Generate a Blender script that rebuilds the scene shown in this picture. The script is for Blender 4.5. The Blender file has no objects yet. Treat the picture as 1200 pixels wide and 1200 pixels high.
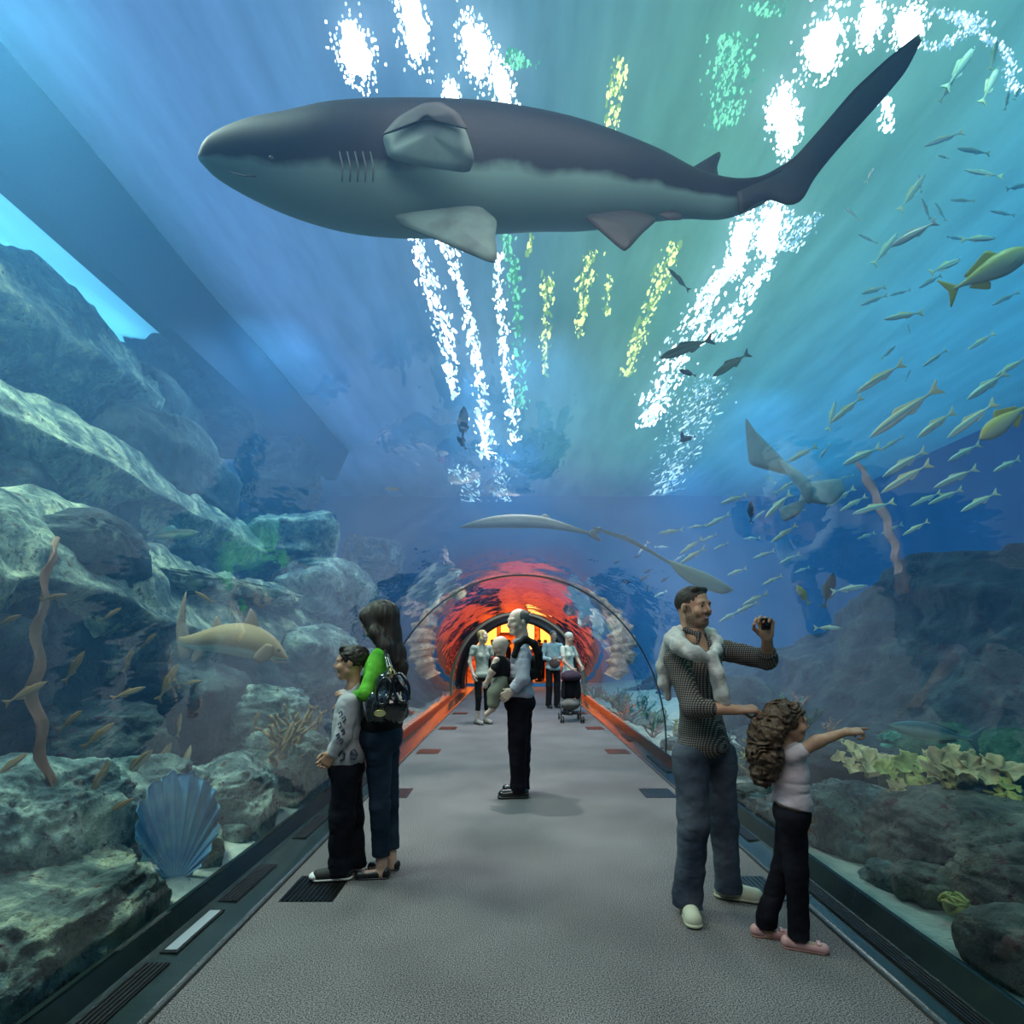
import bpy, bmesh, math, random
import numpy as np
from mathutils import Vector, Matrix
random.seed(7)
sc = bpy.context.scene
COL = sc.collection
F = 680.0; HX = 604.0; HY = 757.0; CH = 1.45
def W(px, py, Y):
    return np.array([(px-HX)/F*Y, Y, CH-(py-HY)/F*Y])
def V(*a): return np.array(a, dtype=float)
def nrm(v):
    v = np.asarray(v, float); return v/max(1e-9, np.linalg.norm(v))

# ------------------------------------------------------------------ objects
def finish(o, label=None, cat=None, group=None, kind=None):
    if label: o['label'] = label
    if cat: o['category'] = cat
    if group: o['group'] = group
    if kind: o['kind'] = kind
    return o
def mesh_obj(name, verts, faces, mats, parent=None, smooth=True, midx=None, loc=None):
    verts = np.asarray(verts, float)
    if loc is not None: verts = verts-np.asarray(loc)
    elif parent is not None: verts = verts-root_loc(parent)
    me = bpy.data.meshes.new(name)
    if isinstance(faces, np.ndarray):
        n = len(faces); k = faces.shape[1]
        me.vertices.add(len(verts)); me.vertices.foreach_set('co', verts.astype(np.float32).ravel())
        me.loops.add(n*k); me.loops.foreach_set('vertex_index', faces.astype(np.int32).ravel())
        me.polygons.add(n); me.polygons.foreach_set('loop_start', np.arange(0, n*k, k, dtype=np.int32))
        me.update(calc_edges=True); me.validate()
    else:
        me.from_pydata([tuple(v) for v in verts], [], faces); me.update()
    if not isinstance(mats, (list, tuple)): mats = [mats]
    for m in mats: me.materials.append(m)
    if smooth: me.polygons.foreach_set('use_smooth', [True]*len(me.polygons))
    if midx is not None: me.polygons.foreach_set('material_index', np.asarray(midx, dtype=np.int32))
    o = bpy.data.objects.new(name, me); COL.objects.link(o)
    if loc is not None: o.location = tuple(loc)
    if parent is not None: o.parent = parent
    return o
def root_loc(o):
    l = np.zeros(3)
    while o is not None:
        l += np.array(o.location); o = o.parent
    return l
def empty(name, loc, label, cat, group=None):
    o = bpy.data.objects.new(name, None); COL.objects.link(o)
    o.location = tuple(loc); o.empty_display_size = .1
    return finish(o, label, cat, group)
def copy_tree(o, parent=None):
    c = o.copy(); COL.objects.link(c); c.parent = parent
    for ch in list(o.children): copy_tree(ch, c)
    return c
class MB:
    """collects simple shapes into one mesh"""
    def __init__(s): s.v = []; s.f = []
    def add(s, vs, fs):
        n = len(s.v); s.v += [tuple(map(float, p)) for p in vs]; s.f += [tuple(i+n for i in f) for f in fs]; return s
    def box(s, a, b):
        x0, y0, z0 = a; x1, y1, z1 = b
        return s.add([(x0,y0,z0),(x1,y0,z0),(x1,y1,z0),(x0,y1,z0),(x0,y0,z1),(x1,y0,z1),(x1,y1,z1),(x0,y1,z1)],
            [(3,2,1,0),(4,5,6,7),(0,1,5,4),(1,2,6,5),(2,3,7,6),(3,0,4,7)])
    def tube(s, pts, r, n=10, flat=None):
        pts = [np.asarray(p, float) for p in pts]; m = len(pts)
        rr = r if isinstance(r, (list, tuple, np.ndarray)) else [r]*m
        vs = []; fs = []; up = V(0, 0, 1); prev = None
        for i, p in enumerate(pts):
            t = nrm(pts[min(i+1, m-1)]-pts[max(i-1, 0)])
            if prev is None:
                a = np.cross(t, up)
                if np.linalg.norm(a) < .1: a = np.cross(t, V(0, 1, 0))
            else: a = prev-t*np.dot(prev, t)
            a = nrm(a); b = np.cross(t, a); prev = a
            for k in range(n):
                th = 2*math.pi*k/n
                vs.append(p+rr[i]*(math.cos(th)*a+math.sin(th)*b*(flat or 1)))
        for i in range(m-1):
            for k in range(n):
                fs.append((i*n+k, i*n+(k+1) % n, (i+1)*n+(k+1) % n, (i+1)*n+k))
        fs.append(tuple(range(n))[::-1]); fs.append(tuple((m-1)*n+k for k in range(n)))
        return s.add(vs, fs)
    def lathe(s, prof, c=(0, 0, 0), n=20, axis='z'):
        vs = []; fs = []
        for r, h in prof:
            for k in range(n):
                th = 2*math.pi*k/n
                a, b = r*math.cos(th), r*math.sin(th)
                q = (a, b, h) if axis == 'z' else ((h, a, b) if axis == 'x' else (a, h, b))
                vs.append(tuple(np.array(q)+np.array(c)))
        m = len(prof)
        for i in range(m-1):
            for k in range(n): fs.append((i*n+k, i*n+(k+1) % n, (i+1)*n+(k+1) % n, (i+1)*n+k))
        fs.append(tuple(range(n))[::-1]); fs.append(tuple((m-1)*n+k for k in range(n)))
        return s.add(vs, fs)
    def plate(s, poly, axis, t):
        """polygon (3D points) thickened along axis by t"""
        ax = nrm(axis)*t/2; n = len(poly); P = [np.asarray(p, float) for p in poly]
        return s.add([p-ax for p in P]+[p+ax for p in P],
            [tuple(range(n))[::-1], tuple(range(n, 2*n))]+[(i, (i+1) % n, n+(i+1) % n, n+i) for i in range(n)])
    def build(s, name, m, parent=None, smooth=False, loc=None):
        return mesh_obj(name, s.v, s.f, m, parent, smooth, loc=loc)

# ------------------------------------------------------------------ noise
def _h(ix, iy, iz):
    n = (ix.astype(np.uint32)*np.uint32(374761393)+iy.astype(np.uint32)*np.uint32(668265263)+iz.astype(np.uint32)*np.uint32(2246822519))
    n = (n ^ (n >> np.uint32(13)))*np.uint32(1274126177)
    n = n ^ (n >> np.uint32(16))
    return n.astype(np.float32)/np.float32(2147483648.0)-1.0
def vnoise(P):
    P = np.asarray(P, np.float64)
    I = np.floor(P).astype(np.int64); f = P-I; f = f*f*(3-2*f)
    x, y, z = I[..., 0], I[..., 1], I[..., 2]
    fx, fy, fz = f[..., 0], f[..., 1], f[..., 2]
    def L(a, b, t): return a+(b-a)*t
    return L(L(L(_h(x,y,z), _h(x+1,y,z), fx), L(_h(x,y+1,z), _h(x+1,y+1,z), fx), fy),
             L(L(_h(x,y,z+1), _h(x+1,y,z+1), fx), L(_h(x,y+1,z+1), _h(x+1,y+1,z+1), fx), fy), fz)
def fbm(P, oct=4, lac=2.1, g=.5, ridge=False):
    P = np.asarray(P, float); a = 1; s = 0; tot = 0
    for i in range(oct):
        n = vnoise(P+i*17.3)
        if ridge: n = 1-2*np.abs(n)
        s = s+a*n; tot += a; a *= g; P = P*lac
    return s/tot

# ------------------------------------------------------------------ signed distance bodies
class SDF:
    def __init__(s, k=.02): s.p = []; s.k = k
    def cap(s, a, b, ra, rb=None, n=None, fl=1., k=None, sub=False):
        s.p.append(('c', np.asarray(a, float), np.asarray(b, float), ra, ra if rb is None else rb, n, fl, k, sub)); return s
    def ell(s, c, R, rad, k=None, sub=False):
        s.p.append(('e', np.asarray(c, float), np.asarray(R, float), np.asarray(rad, float), k, sub)); return s
    def cut(s, c, n):
        """keep only the side where (p-c).n < 0"""
        s.p.append(('h', np.asarray(c, float), nrm(n))); return s
    def bounds(s):
        lo = np.full(3, 1e9); hi = -lo
        for q in s.p:
            if q[0] == 'c' and not q[8]:
                r = max(q[3], q[4])
                for e in (q[1], q[2]): lo = np.minimum(lo, e-r); hi = np.maximum(hi, e+r)
            elif q[0] == 'e' and not q[5]:
                r = max(q[3]); lo = np.minimum(lo, q[1]-r); hi = np.maximum(hi, q[1]+r)
        return lo, hi
    def mesh(s, h, disp=None, margin=None):
        lo, hi = s.bounds(); m = margin or (s.k+3*h); lo = lo-m; hi = hi+m
        n = np.ceil((hi-lo)/h).astype(int)+1
        ax = [lo[i]+h*np.arange(n[i]) for i in range(3)]
        D = np.full(n, 1.0, np.float32)
        for q in s.p:
            if q[0] == 'h':
                d = ((ax[0][:, None, None]-q[1][0])*q[2][0]+(ax[1][None, :, None]-q[1][1])*q[2][1]+(ax[2][None, None, :]-q[1][2])*q[2][2])
                D = np.maximum(D, d.astype(np.float32)); continue
            if q[0] == 'c':
                k = q[7] if q[7] is not None else s.k; r = max(q[3], q[4])+2*k+3*h; a = np.minimum(q[1], q[2])-r; b = np.maximum(q[1], q[2])+r
            else:
                k = q[4] if q[4] is not None else s.k; r = max(q[3])+2*k+3*h; a = q[1]-r; b = q[1]+r
            i0 = np.clip(np.floor((a-lo)/h).astype(int), 0, n-1); i1 = np.clip(np.ceil((b-lo)/h).astype(int)+1, 1, n)
            X = ax[0][i0[0]:i1[0]][:, None, None]; Y = ax[1][i0[1]:i1[1]][None, :, None]; Z = ax[2][i0[2]:i1[2]][None, None, :]
            if q[0] == 'c':
                _, A, B, ra, rb, nn, fl, _, sub = q
                ab = B-A; L = max(1e-9, ab@ab)
                px, py, pz = X-A[0], Y-A[1], Z-A[2]
                t = np.clip((px*ab[0]+py*ab[1]+pz*ab[2])/L, 0, 1)
                px = px-t*ab[0]; py = py-t*ab[1]; pz = pz-t*ab[2]
                l2 = px*px+py*py+pz*pz
                if nn is not None and fl != 1:
                    dn = px*nn[0]+py*nn[1]+pz*nn[2]
                    l2 = l2-dn*dn+(dn/fl)**2
                d = (np.sqrt(l2)-(ra+(rb-ra)*t))
                if fl < 1: d = d*(.5+.5*fl)
            else:
                _, C, R, rad, _, sub = q
                px, py, pz = X-C[0], Y-C[1], Z-C[2]
                u = [px*R[i][0]+py*R[i][1]+pz*R[i][2] for i in range(3)]
                k0 = np.sqrt(sum((u[i]/rad[i])**2 for i in range(3)))
                k1 = np.sqrt(sum((u[i]/rad[i]**2)**2 for i in range(3)))+1e-9
                d = k0*(k0-1)/k1
            S = D[i0[0]:i1[0], i0[1]:i1[1], i0[2]:i1[2]]
            d = d.astype(np.float32)
            if sub: d = -d
            if k > 0:
                hh = np.maximum(k-np.abs(S-d), 0)/k
                R_ = (np.maximum(S, d)+hh*hh*k*.25) if sub else (np.minimum(S, d)-hh*hh*k*.25)
            else: R_ = np.maximum(S, d) if sub else np.minimum(S, d)
            D[i0[0]:i1[0], i0[1]:i1[1], i0[2]:i1[2]] = R_
        if disp is not None:
            near = np.argwhere(np.abs(D) < .035)
            P = lo+near*h
            D[near[:, 0], near[:, 1], near[:, 2]] += disp(P).astype(np.float32)
        D[0] = D[-1] = 1; D[:, 0] = D[:, -1] = 1; D[:, :, 0] = D[:, :, -1] = 1
        return nets(D, lo, h)
def nets(D, lo, h):
    Sg = D < 0
    c = [Sg[i:Sg.shape[0]-1+i, j:Sg.shape[1]-1+j, k:Sg.shape[2]-1+k] for i in (0, 1) for j in (0, 1) for k in (0, 1)]
    anyc = c[0].copy(); allc = c[0].copy()
    for q in c[1:]: anyc |= q; allc &= q
    act = anyc & ~allc
    idx = np.argwhere(act); m = len(idx)
    ID = np.full(act.shape, -1, np.int32); ID[act] = np.arange(m)
    cor = [(i, j, k) for i in (0, 1) for j in (0, 1) for k in (0, 1)]
    vals = np.stack([D[idx[:, 0]+i, idx[:, 1]+j, idx[:, 2]+k] for i, j, k in cor], 1)
    acc = np.zeros((m, 3)); cnt = np.zeros(m)
    for a in range(8):
        for b in range(a+1, 8):
            ca, cb = np.array(cor[a]), np.array(cor[b])
            if np.abs(ca-cb).sum() != 1: continue
            va, vb = vals[:, a], vals[:, b]; cr = (va < 0) != (vb < 0)
            t = np.where(cr, va/np.where(cr, va-vb, 1), 0)
            acc += np.where(cr[:, None], ca+(cb-ca)*t[:, None], 0); cnt += cr
    vs = lo+(idx+acc/cnt[:, None])*h
    fs = []
    for axn in range(3):
        o = [(1, 2), (2, 0), (0, 1)][axn]
        sl0 = [slice(None)]*3; sl1 = [slice(None)]*3; sl0[axn] = slice(0, -1); sl1[axn] = slice(1, None)
        A = Sg[tuple(sl0)]; B = Sg[tuple(sl1)]
        e = np.argwhere(A != B); 
        e = e[(e[:, o[0]] > 0) & (e[:, o[1]] > 0)]
        s_ = A[e[:, 0], e[:, 1], e[:, 2]]
        q = []
        for du, dv in ((-1, -1), (0, -1), (0, 0), (-1, 0)):
            g = e.copy(); g[:, o[0]] += du; g[:, o[1]] += dv
            ok = (g[:, 0] < ID.shape[0]) & (g[:, 1] < ID.shape[1]) & (g[:, 2] < ID.shape[2])
            g = np.minimum(g, np.array(ID.shape)-1)
            q.append(ID[g[:, 0], g[:, 1], g[:, 2]])
        q = np.stack(q, 1)
        q = np.where(s_[:, None], q, q[:, ::-1])
        fs.append(q[(q >= 0).all(1)])
    return vs, np.concatenate(fs)

# ------------------------------------------------------------------ materials
def srgb(r, g, b):
    def f(c):
        c /= 255.; return c/12.92 if c <= .04045 else ((c+.055)/1.055)**2.4
    return (f(r), f(g), f(b))
class NT:
    def __init__(s, name):
        s.m = bpy.data.materials.new(name); s.m.use_nodes = True; s.t = s.m.node_tree; s.t.nodes.clear()
        s.out = s.n('ShaderNodeOutputMaterial')
    def n(s, ty, **kw):
        x = s.t.nodes.new(ty)
        for k, v in kw.items():
            if k.startswith('i_'):
                key = k[2:]; key = int(key) if key.isdigit() else key.replace('_', ' ')
                x.inputs[key].default_value = v
            else: setattr(x, k, v)
        return x
    def l(s, a, b): s.t.links.new(a, b)
def c4(c): return (c[0], c[1], c[2], 1)
def mat(name, col, rough=.7, metal=0., col2=None, scale=8., bump=0., bscale=None, spec=.5, sheen=0, emit=None, estr=0, detail=4, lohi=(.4, .6), coord='Object', stretch=None, sss=0, coat=0):
    N = NT(name); B = N.n('ShaderNodeBsdfPrincipled'); N.l(B.outputs[0], N.out.inputs[0])
    B.inputs['Base Color'].default_value = c4(col); B.inputs['Roughness'].default_value = rough
    B.inputs['Metallic'].default_value = metal; B.inputs['Specular IOR Level'].default_value = spec
    B.inputs['Coat Weight'].default_value = coat
    if sheen: B.inputs['Sheen Weight'].default_value = sheen
    if sss:
        B.inputs['Subsurface Weight'].default_value = sss; B.inputs['Subsurface Radius'].default_value = (.02, .008, .005)
    if emit: B.inputs['Emission Color'].default_value = c4(emit); B.inputs['Emission Strength'].default_value = estr
    if col2 or bump:
        tc = N.n('ShaderNodeTexCoord'); mp = N.n('ShaderNodeMapping'); N.l(tc.outputs[coord], mp.inputs[0])
        if stretch: mp.inputs['Scale'].default_value = stretch
    if col2:
        ns = N.n('ShaderNodeTexNoise', i_Scale=scale, i_Detail=detail); N.l(mp.outputs[0], ns.inputs['Vector'])
        mr = N.n('ShaderNodeMapRange', i_1=lohi[0], i_2=lohi[1]); N.l(ns.outputs[0], mr.inputs[0])
        mx = N.n('ShaderNodeMix', data_type='RGBA'); mx.inputs[6].default_value = c4(col); mx.inputs[7].default_value = c4(col2)
        N.l(mr.outputs[0], mx.inputs[0]); N.l(mx.outputs[2], B.inputs['Base Color'])
    if bump:
        nb = N.n('ShaderNodeTexNoise', i_Scale=bscale or scale*3, i_Detail=5.); N.l(mp.outputs[0], nb.inputs['Vector'])
        bp = N.n('ShaderNodeBump', i_Strength=1., i_Distance=bump); N.l(nb.outputs[0], bp.inputs['Height']); N.l(bp.outputs[0], B.inputs['Normal'])
    return N.m
_ico = {}
def ico(n):
    if n not in _ico:
        bm = bmesh.new(); bmesh.ops.create_icosphere(bm, subdivisions=n, radius=1)
        _ico[n] = (np.array([v.co[:] for v in bm.verts]), np.array([[v.index for v in f.verts] for f in bm.faces])); bm.free()
    return _ico[n]
def rotz(a): c, s = math.cos(a), math.sin(a); return np.array([[c, -s, 0], [s, c, 0], [0, 0, 1]])
def rotx(a): c, s = math.cos(a), math.sin(a); return np.array([[1, 0, 0], [0, c, -s], [0, s, c]])
def roty(a): c, s = math.cos(a), math.sin(a); return np.array([[c, 0, s], [0, 1, 0], [-s, 0, c]])
# ================================================================== camera and view
cam = bpy.data.cameras.new('camera'); co = bpy.data.objects.new('camera', cam); COL.objects.link(co); sc.camera = co
co.location = (0, 0, CH); co.rotation_euler = (math.pi/2, 0, 0)
cam.sensor_width = 36; cam.lens = 36*F/1200; cam.shift_x = -(HX-600)/1200; cam.shift_y = (HY-600)/1200
cam.clip_start = .05; cam.clip_end = 200
sc.view_settings.view_transform = 'Standard'; sc.view_settings.look = 'None'
sc.view_settings.exposure = 0.; sc.view_settings.gamma = 1; sc.view_settings.use_curve_mapping = False
cy = sc.cycles
cy.max_bounces = 8; cy.diffuse_bounces = 2; cy.glossy_bounces = 3; cy.transmission_bounces = 4; cy.volume_bounces = 1
cy.transparent_max_bounces = 16; cy.caustics_reflective = False; cy.caustics_refractive = False
cy.use_denoising = True; cy.sample_clamp_indirect = 4; cy.sample_clamp_direct = 12
cy.use_light_tree = True
wd = bpy.data.worlds.new('world'); sc.world = wd; wd.use_nodes = True
wd.node_tree.nodes['Background'].inputs[0].default_value = (.02, .06, .14, 1)
wd.node_tree.nodes['Background'].inputs[1].default_value = .3

Y0, Y1 = -5.0, 20.5            # the tunnel runs from behind the camera to its far end
XC, AZ, HA, HB = .07, .25, 1.80, 2.08
def arch(off=0, n=48, zmin=.12):
    """cross section of the tunnel tube (x, z) from the left foot over the crown to the right foot"""
    a, b = HA+off, HB+off
    t0 = math.asin((zmin-AZ)/b)
    return [(XC-a*math.cos(t0+(math.pi-2*t0)*i/n), AZ+b*math.sin(t0+(math.pi-2*t0)*i/n)) for i in range(n+1)]
def extrude(name, prof, y0, y1, m, ny=1, closed=False, kind=None, smooth=True, flip=False, parent=None):
    n = len(prof); vs = [(x, y0+(y1-y0)*j/ny, z) for j in range(ny+1) for x, z in prof]
    fs = []
    for j in range(ny):
        for i in range(n if closed else n-1):
            k = (i+1) % n; f = (j*n+i, j*n+k, (j+1)*n+k, (j+1)*n+i); fs.append(f[::-1] if flip else f)
    if closed == 2: fs += [tuple(range(n))[::-1], tuple(ny*n+i for i in range(n))]
    return finish(mesh_obj(name, vs, fs, m, parent, smooth), kind=kind)

# ------------------------------------------------------------------ walkway
def carpet_mat():
    N = NT('carpet'); B = N.n('ShaderNodeBsdfPrincipled', i_Roughness=.95); N.l(B.outputs[0], N.out.inputs[0])
    B.inputs['Specular IOR Level'].default_value = .15
    tc = N.n('ShaderNodeTexCoord')
    a = N.n('ShaderNodeTexNoise', i_Scale=170., i_Detail=2.); N.l(tc.outputs['Object'], a.inputs['Vector'])
    b = N.n('ShaderNodeTexNoise', i_Scale=1.3, i_Detail=3.); N.l(tc.outputs['Object'], b.inputs['Vector'])
    r = N.n('ShaderNodeValToRGB'); N.l(a.outputs[0], r.inputs[0])
    e = r.color_ramp.elements; e[0].position = .38; e[0].color = (.02, .019, .021, 1); e[1].position = .62; e[1].color = (.25, .23, .235, 1)
    r2 = N.n('ShaderNodeMapRange', i_1=.3, i_2=.7, i_3=.8, i_4=1.15); N.l(b.outputs[0], r2.inputs[0])
    mx = N.n('ShaderNodeMix', data_type='RGBA', blend_type='MULTIPLY'); mx.inputs[0].default_value = 1
    N.l(r.outputs[0], mx.inputs[6]); N.l(r2.outputs[0], mx.inputs[7]); N.l(mx.outputs[2], B.inputs['Base Color'])
    bp = N.n('ShaderNodeBump', i_Distance=.0012); N.l(a.outputs[0], bp.inputs['Height']); N.l(bp.outputs[0], B.inputs['Normal'])
    return N.m
CARPET = carpet_mat()
GRATE_Y = [1.22+2.25*i for i in range(9)]
mb = MB(); mb.box((-1.41, Y0, -.12), (1.61, Y1+3, 0))
finish(mb.build('floor', CARPET), kind='structure')
STONE = mat('plinth_stone', (.008, .018, .018), .25, spec=.35, col2=(.018, .03, .028), scale=6, lohi=(.3, .8), bump=.0006, bscale=60)
STEEL = mat('dark_steel', (.02, .02, .022), .35, metal=.6)
BLACK = mat('black_metal', (.006, .007, .007), .4)
SILVER = mat('brushed_silver', (.55, .57, .58), .35, metal=.7)
def plinth(side, xe, xv, xt):
    s = 1 if xt > 0 else -1
    prof = [(xe, -.1), (xe, .012), (xe+s*.012, .018), (xv, .03), (xt, .125), (xt+s*.02, .125), (xt+s*.06, .10), (xt+s*.06, -.2)]
    return extrude('baseboard_'+side, prof, Y0, Y1, STONE, kind='structure', smooth=False, flip=s < 0)
plinth('left', -1.425, -1.69, -1.735); plinth('right', 1.625, 1.80, 1.855)
for side, x in (('left', -1.418), ('right', 1.618)):
    mb = MB().box((x-.006, Y0, -.05), (x+.006, Y1, .016)); finish(mb.build('trim_'+side, mat('edge_strip_'+side, (.16, .16, .15), .3, metal=.8)), kind='structure')
# square grates let into the carpet
def floor_grate(x, y):
    e = empty('floor_grate', (x, y, 0), '', 'grate')
    w, d = .155, .185
    mb = MB().box((x-w, y-d, -.02), (x+w, y+d, .0015)); mb.build('frame', BLACK, e)
    mb = MB()
    for i in range(11):
        xx = x-w+.02+i*(2*w-.04)/10
        mb.box((xx-.006, y-d+.012, .0), (xx+.006, y+d-.012, .006))
    mb.build('slats', STEEL, e); return e
g0 = floor_grate(-1.19, 3.47)
g0['label'] = 'large slotted floor grate in front of the boy and the woman in green'; g0['group'] = 'floor grates'
glab = {(-1, 1): 'dark floor grate just right of the woman in green', (-1, 2): 'dark floor grate at the left carpet edge just beyond the man carrying the baby',
        (1, 1): 'dark floor grate under the man with the tied sweater and the girl', (1, 2): 'dark floor grate just left of the man with the tied sweater',
        (-1, 3): 'reddish floor grate left of the man carrying the baby', (1, 3): 'dark floor grate between the tied-sweater man and the stroller',
        (-1, 4): 'small reddish floor grate left of the blonde woman', (1, 4): 'reddish floor grate just right of the stroller wheels',
        (-1, 5): 'tiny reddish floor grate beyond the blonde woman', (1, 5): 'tiny floor grate beyond the stroller'}
for i in range(1, 6):
    for s in (-1, 1):
                g = copy_tree(g0); g.location = (-1.19 if s < 0 else 1.40, GRATE_Y[i], 0); g['label'] = glab[(s, i)]
# vents let into the plinth
def plinth_vent(y0, y1, x0, x1, light=False):
    s = 1 if x0 > 0 else -1
    e = empty('plinth_light' if light else 'plinth_vent', ((x0+x1)/2, (y0+y1)/2, .03), '', 'light fitting' if light else 'vent')
    z = .031
    MB().box((min(x0, x1), y0, z-.03), (max(x0, x1), y1, z+.002)).build('frame', BLACK if not light else STEEL, e)
    mb = MB(); n = 4
    if light:
        MB().box((min(x0, x1)+.012, y0+.02, z), (max(x0, x1)-.012, y1-.02, z+.006)).build('lens', SILVER, e)
    else:
        for i in range(n+1):
            xx = x0+(x1-x0)*(i+.5)/(n+1); mb.box((xx-.004, y0+.01, z), (xx+.004, y1-.01, z+.007))
        mb.build('slats', STEEL, e)
    return e
def vy(py, z=.03): return (CH-z)*F/(py-HY)
lv = [(vy(1265), vy(1128), 'black slotted vent in the left plinth at the lower edge of the picture'), (vy(1056), vy(1013), 'black slotted vent in the left plinth beyond the pale light strip'),
      (vy(982), vy(955), 'black slotted vent in the left plinth beside the boy'), (vy(925), vy(910), 'dark plinth vent hidden partly behind the woman in green'), (vy(890), vy(880), 'dark reddish vent in the left plinth past the woman in green')]
for y0, y1, lab in lv: finish(plinth_vent(y0, y1, -1.655, -1.55), lab, group='left plinth vents')
finish(plinth_vent(vy(1117), vy(1066), -1.645, -1.565, True), 'pale silver light strip set into the left plinth')
rv = [(vy(1330), vy(1010), 'long black slotted vent along the right plinth beside the girl'), (vy(985), vy(930), 'black slotted vent in the right plinth beside the man with the tied sweater'),
      (vy(905), vy(885), 'dark slotted vent in the right plinth just left of the tied-sweater man'), (vy(868), vy(860), 'short dark vent in the right plinth nearest the stroller')]
for y0, y1, lab in rv: finish(plinth_vent(y0, y1, 1.785, 1.70), lab, group='right plinth vents')

# ------------------------------------------------------------------ acrylic tube, joints
def acrylic_mat():
    N = NT('acrylic'); tr = N.n('ShaderNodeBsdfTransparent'); gl = N.n('ShaderNodeBsdfGlossy', i_Roughness=.02)
    tr.inputs[0].default_value = (.97, .985, .985, 1)
    fr = N.n('ShaderNodeFresnel', i_IOR=1.49); mx = N.n('ShaderNodeMixShader')
    tc = N.n('ShaderNodeTexCoord'); mp = N.n('ShaderNodeMapping'); mp.inputs['Scale'].default_value = (1, .35, 1)
    N.l(tc.outputs['Object'], mp.inputs[0])
    ns = N.n('ShaderNodeTexNoise', i_Scale=1.6, i_Detail=2.); N.l(mp.outputs[0], ns.inputs['Vector'])
    n2 = N.n('ShaderNodeTexNoise', i_Scale=7., i_Detail=3.); N.l(mp.outputs[0], n2.inputs['Vector'])
    ma = N.n('ShaderNodeMath', operation='MULTIPLY_ADD'); N.l(n2.outputs[0], ma.inputs[0]); ma.inputs[1].default_value = .12; N.l(ns.outputs[0], ma.inputs[2])
    bp = N.n('ShaderNodeBump', i_Distance=.026, i_Strength=1.); N.l(ma.outputs[0], bp.inputs['Height'])
    N.l(bp.outputs[0], gl.inputs['Normal'])
    m0 = N.n('ShaderNodeMath', operation='MULTIPLY'); m0.inputs[1].default_value = 2.; N.l(fr.outputs[0], m0.inputs[0])
    m1 = N.n('ShaderNodeMath', operation='ADD'); m1.inputs[1].default_value = 1.; N.l(fr.outputs[0], m1.inputs[0])
    mm = N.n('ShaderNodeMath', operation='DIVIDE'); N.l(m0.outputs[0], mm.inputs[0]); N.l(m1.outputs[0], mm.inputs[1]); mm.use_clamp = True   # both faces of the sheet
    N.l(mm.outputs[0], mx.inputs[0]); N.l(tr.outputs[0], mx.inputs[1]); N.l(gl.outputs[0], mx.inputs[2]); N.l(mx.outputs[0], N.out.inputs[0])
    return N.m
ACR = acrylic_mat()
extrude('window_1', arch(0, 96), Y0, 7.2, ACR, ny=1, kind='structure', flip=True)
extrude('window_2', arch(0, 96), 7.2, 15.6, ACR, ny=1, kind='structure', flip=True)
extrude('window_3', arch(0, 96), 15.6, Y1, ACR, ny=1, kind='structure', flip=True)
SEAM = mat('seam_dark', (.05, .07, .09), .3)
TAN = mat('seam_tan', (.35, .24, .15), .5)
def ring(name, y, w, d, m, off=0):
    o = arch(off, 64); i = arch(off-d, 64); n = len(o); vs = []; fs = []
    for j, yy in enumerate((y-w/2, y+w/2)):
        vs += [(x, yy, z) for x, z in o]+[(x, yy, z) for x, z in i]
    for k in range(n-1):
        a, b, c, e = k, n+k, 2*n+k, 3*n+k
        fs += [(a, a+1, b+1, b), (c, e, e+1, c+1), (b, b+1, e+1, e), (a, c, c+1, a+1)]
    return finish(mesh_obj(name, vs, fs, m), kind='structure')
ring('trim_1', 7.2, .022, .014, SEAM, .004); ring('trim_2', 15.6, .06, .05, TAN, .004)
# tan crescent reflection modelled as a solid hoop outside the glass
def hoop():
    N_ = 140; vs = []; fs = []
    for i in range(N_):
        t = -.46+(math.pi+.92)*i/(N_-1); wv = .05+.46*abs(math.cos(t))**6
        for u_, dy in ((-.5, -.05), (.5, -.2), (.6, .16), (-.5, .16)):
            q = wv*(u_+.10*math.sin(31*t)+.08*math.sin(57*t+1)); vs.append((.14+(2.16+q)*math.cos(t), 12.5+dy, 1.45+(1.52+q)*math.sin(t)))
    for i in range(N_-1):
        for k in range(4): fs.append((i*4+k, i*4+(k+1) % 4, i*4+4+(k+1) % 4, i*4+4+k))
    fs += [(0, 1, 2, 3), tuple((N_-1)*4+k for k in (3, 2, 1, 0))]
    finish(mesh_obj('reflection_hoop', vs, fs, mat('hoop_tan', (.9, .68, .52), .8, col2=(.5, .36, .28), scale=9)), 'tan fringed hoop imitating a reflection round the far half of the tunnel', 'arch')
hoop()
ring('trim_3', 18.2, .22, .14, mat('seam_brown', (.04, .012, .006), .5), 0)

# ------------------------------------------------------------------ orange hall at the far end
ORW = mat('hall_orange_wall', (.85, .30, .06), .6, col2=(.35, .07, .02), scale=3.5, lohi=(.40, .6), stretch=(1, 1, 1.6))
mb = MB()
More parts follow.
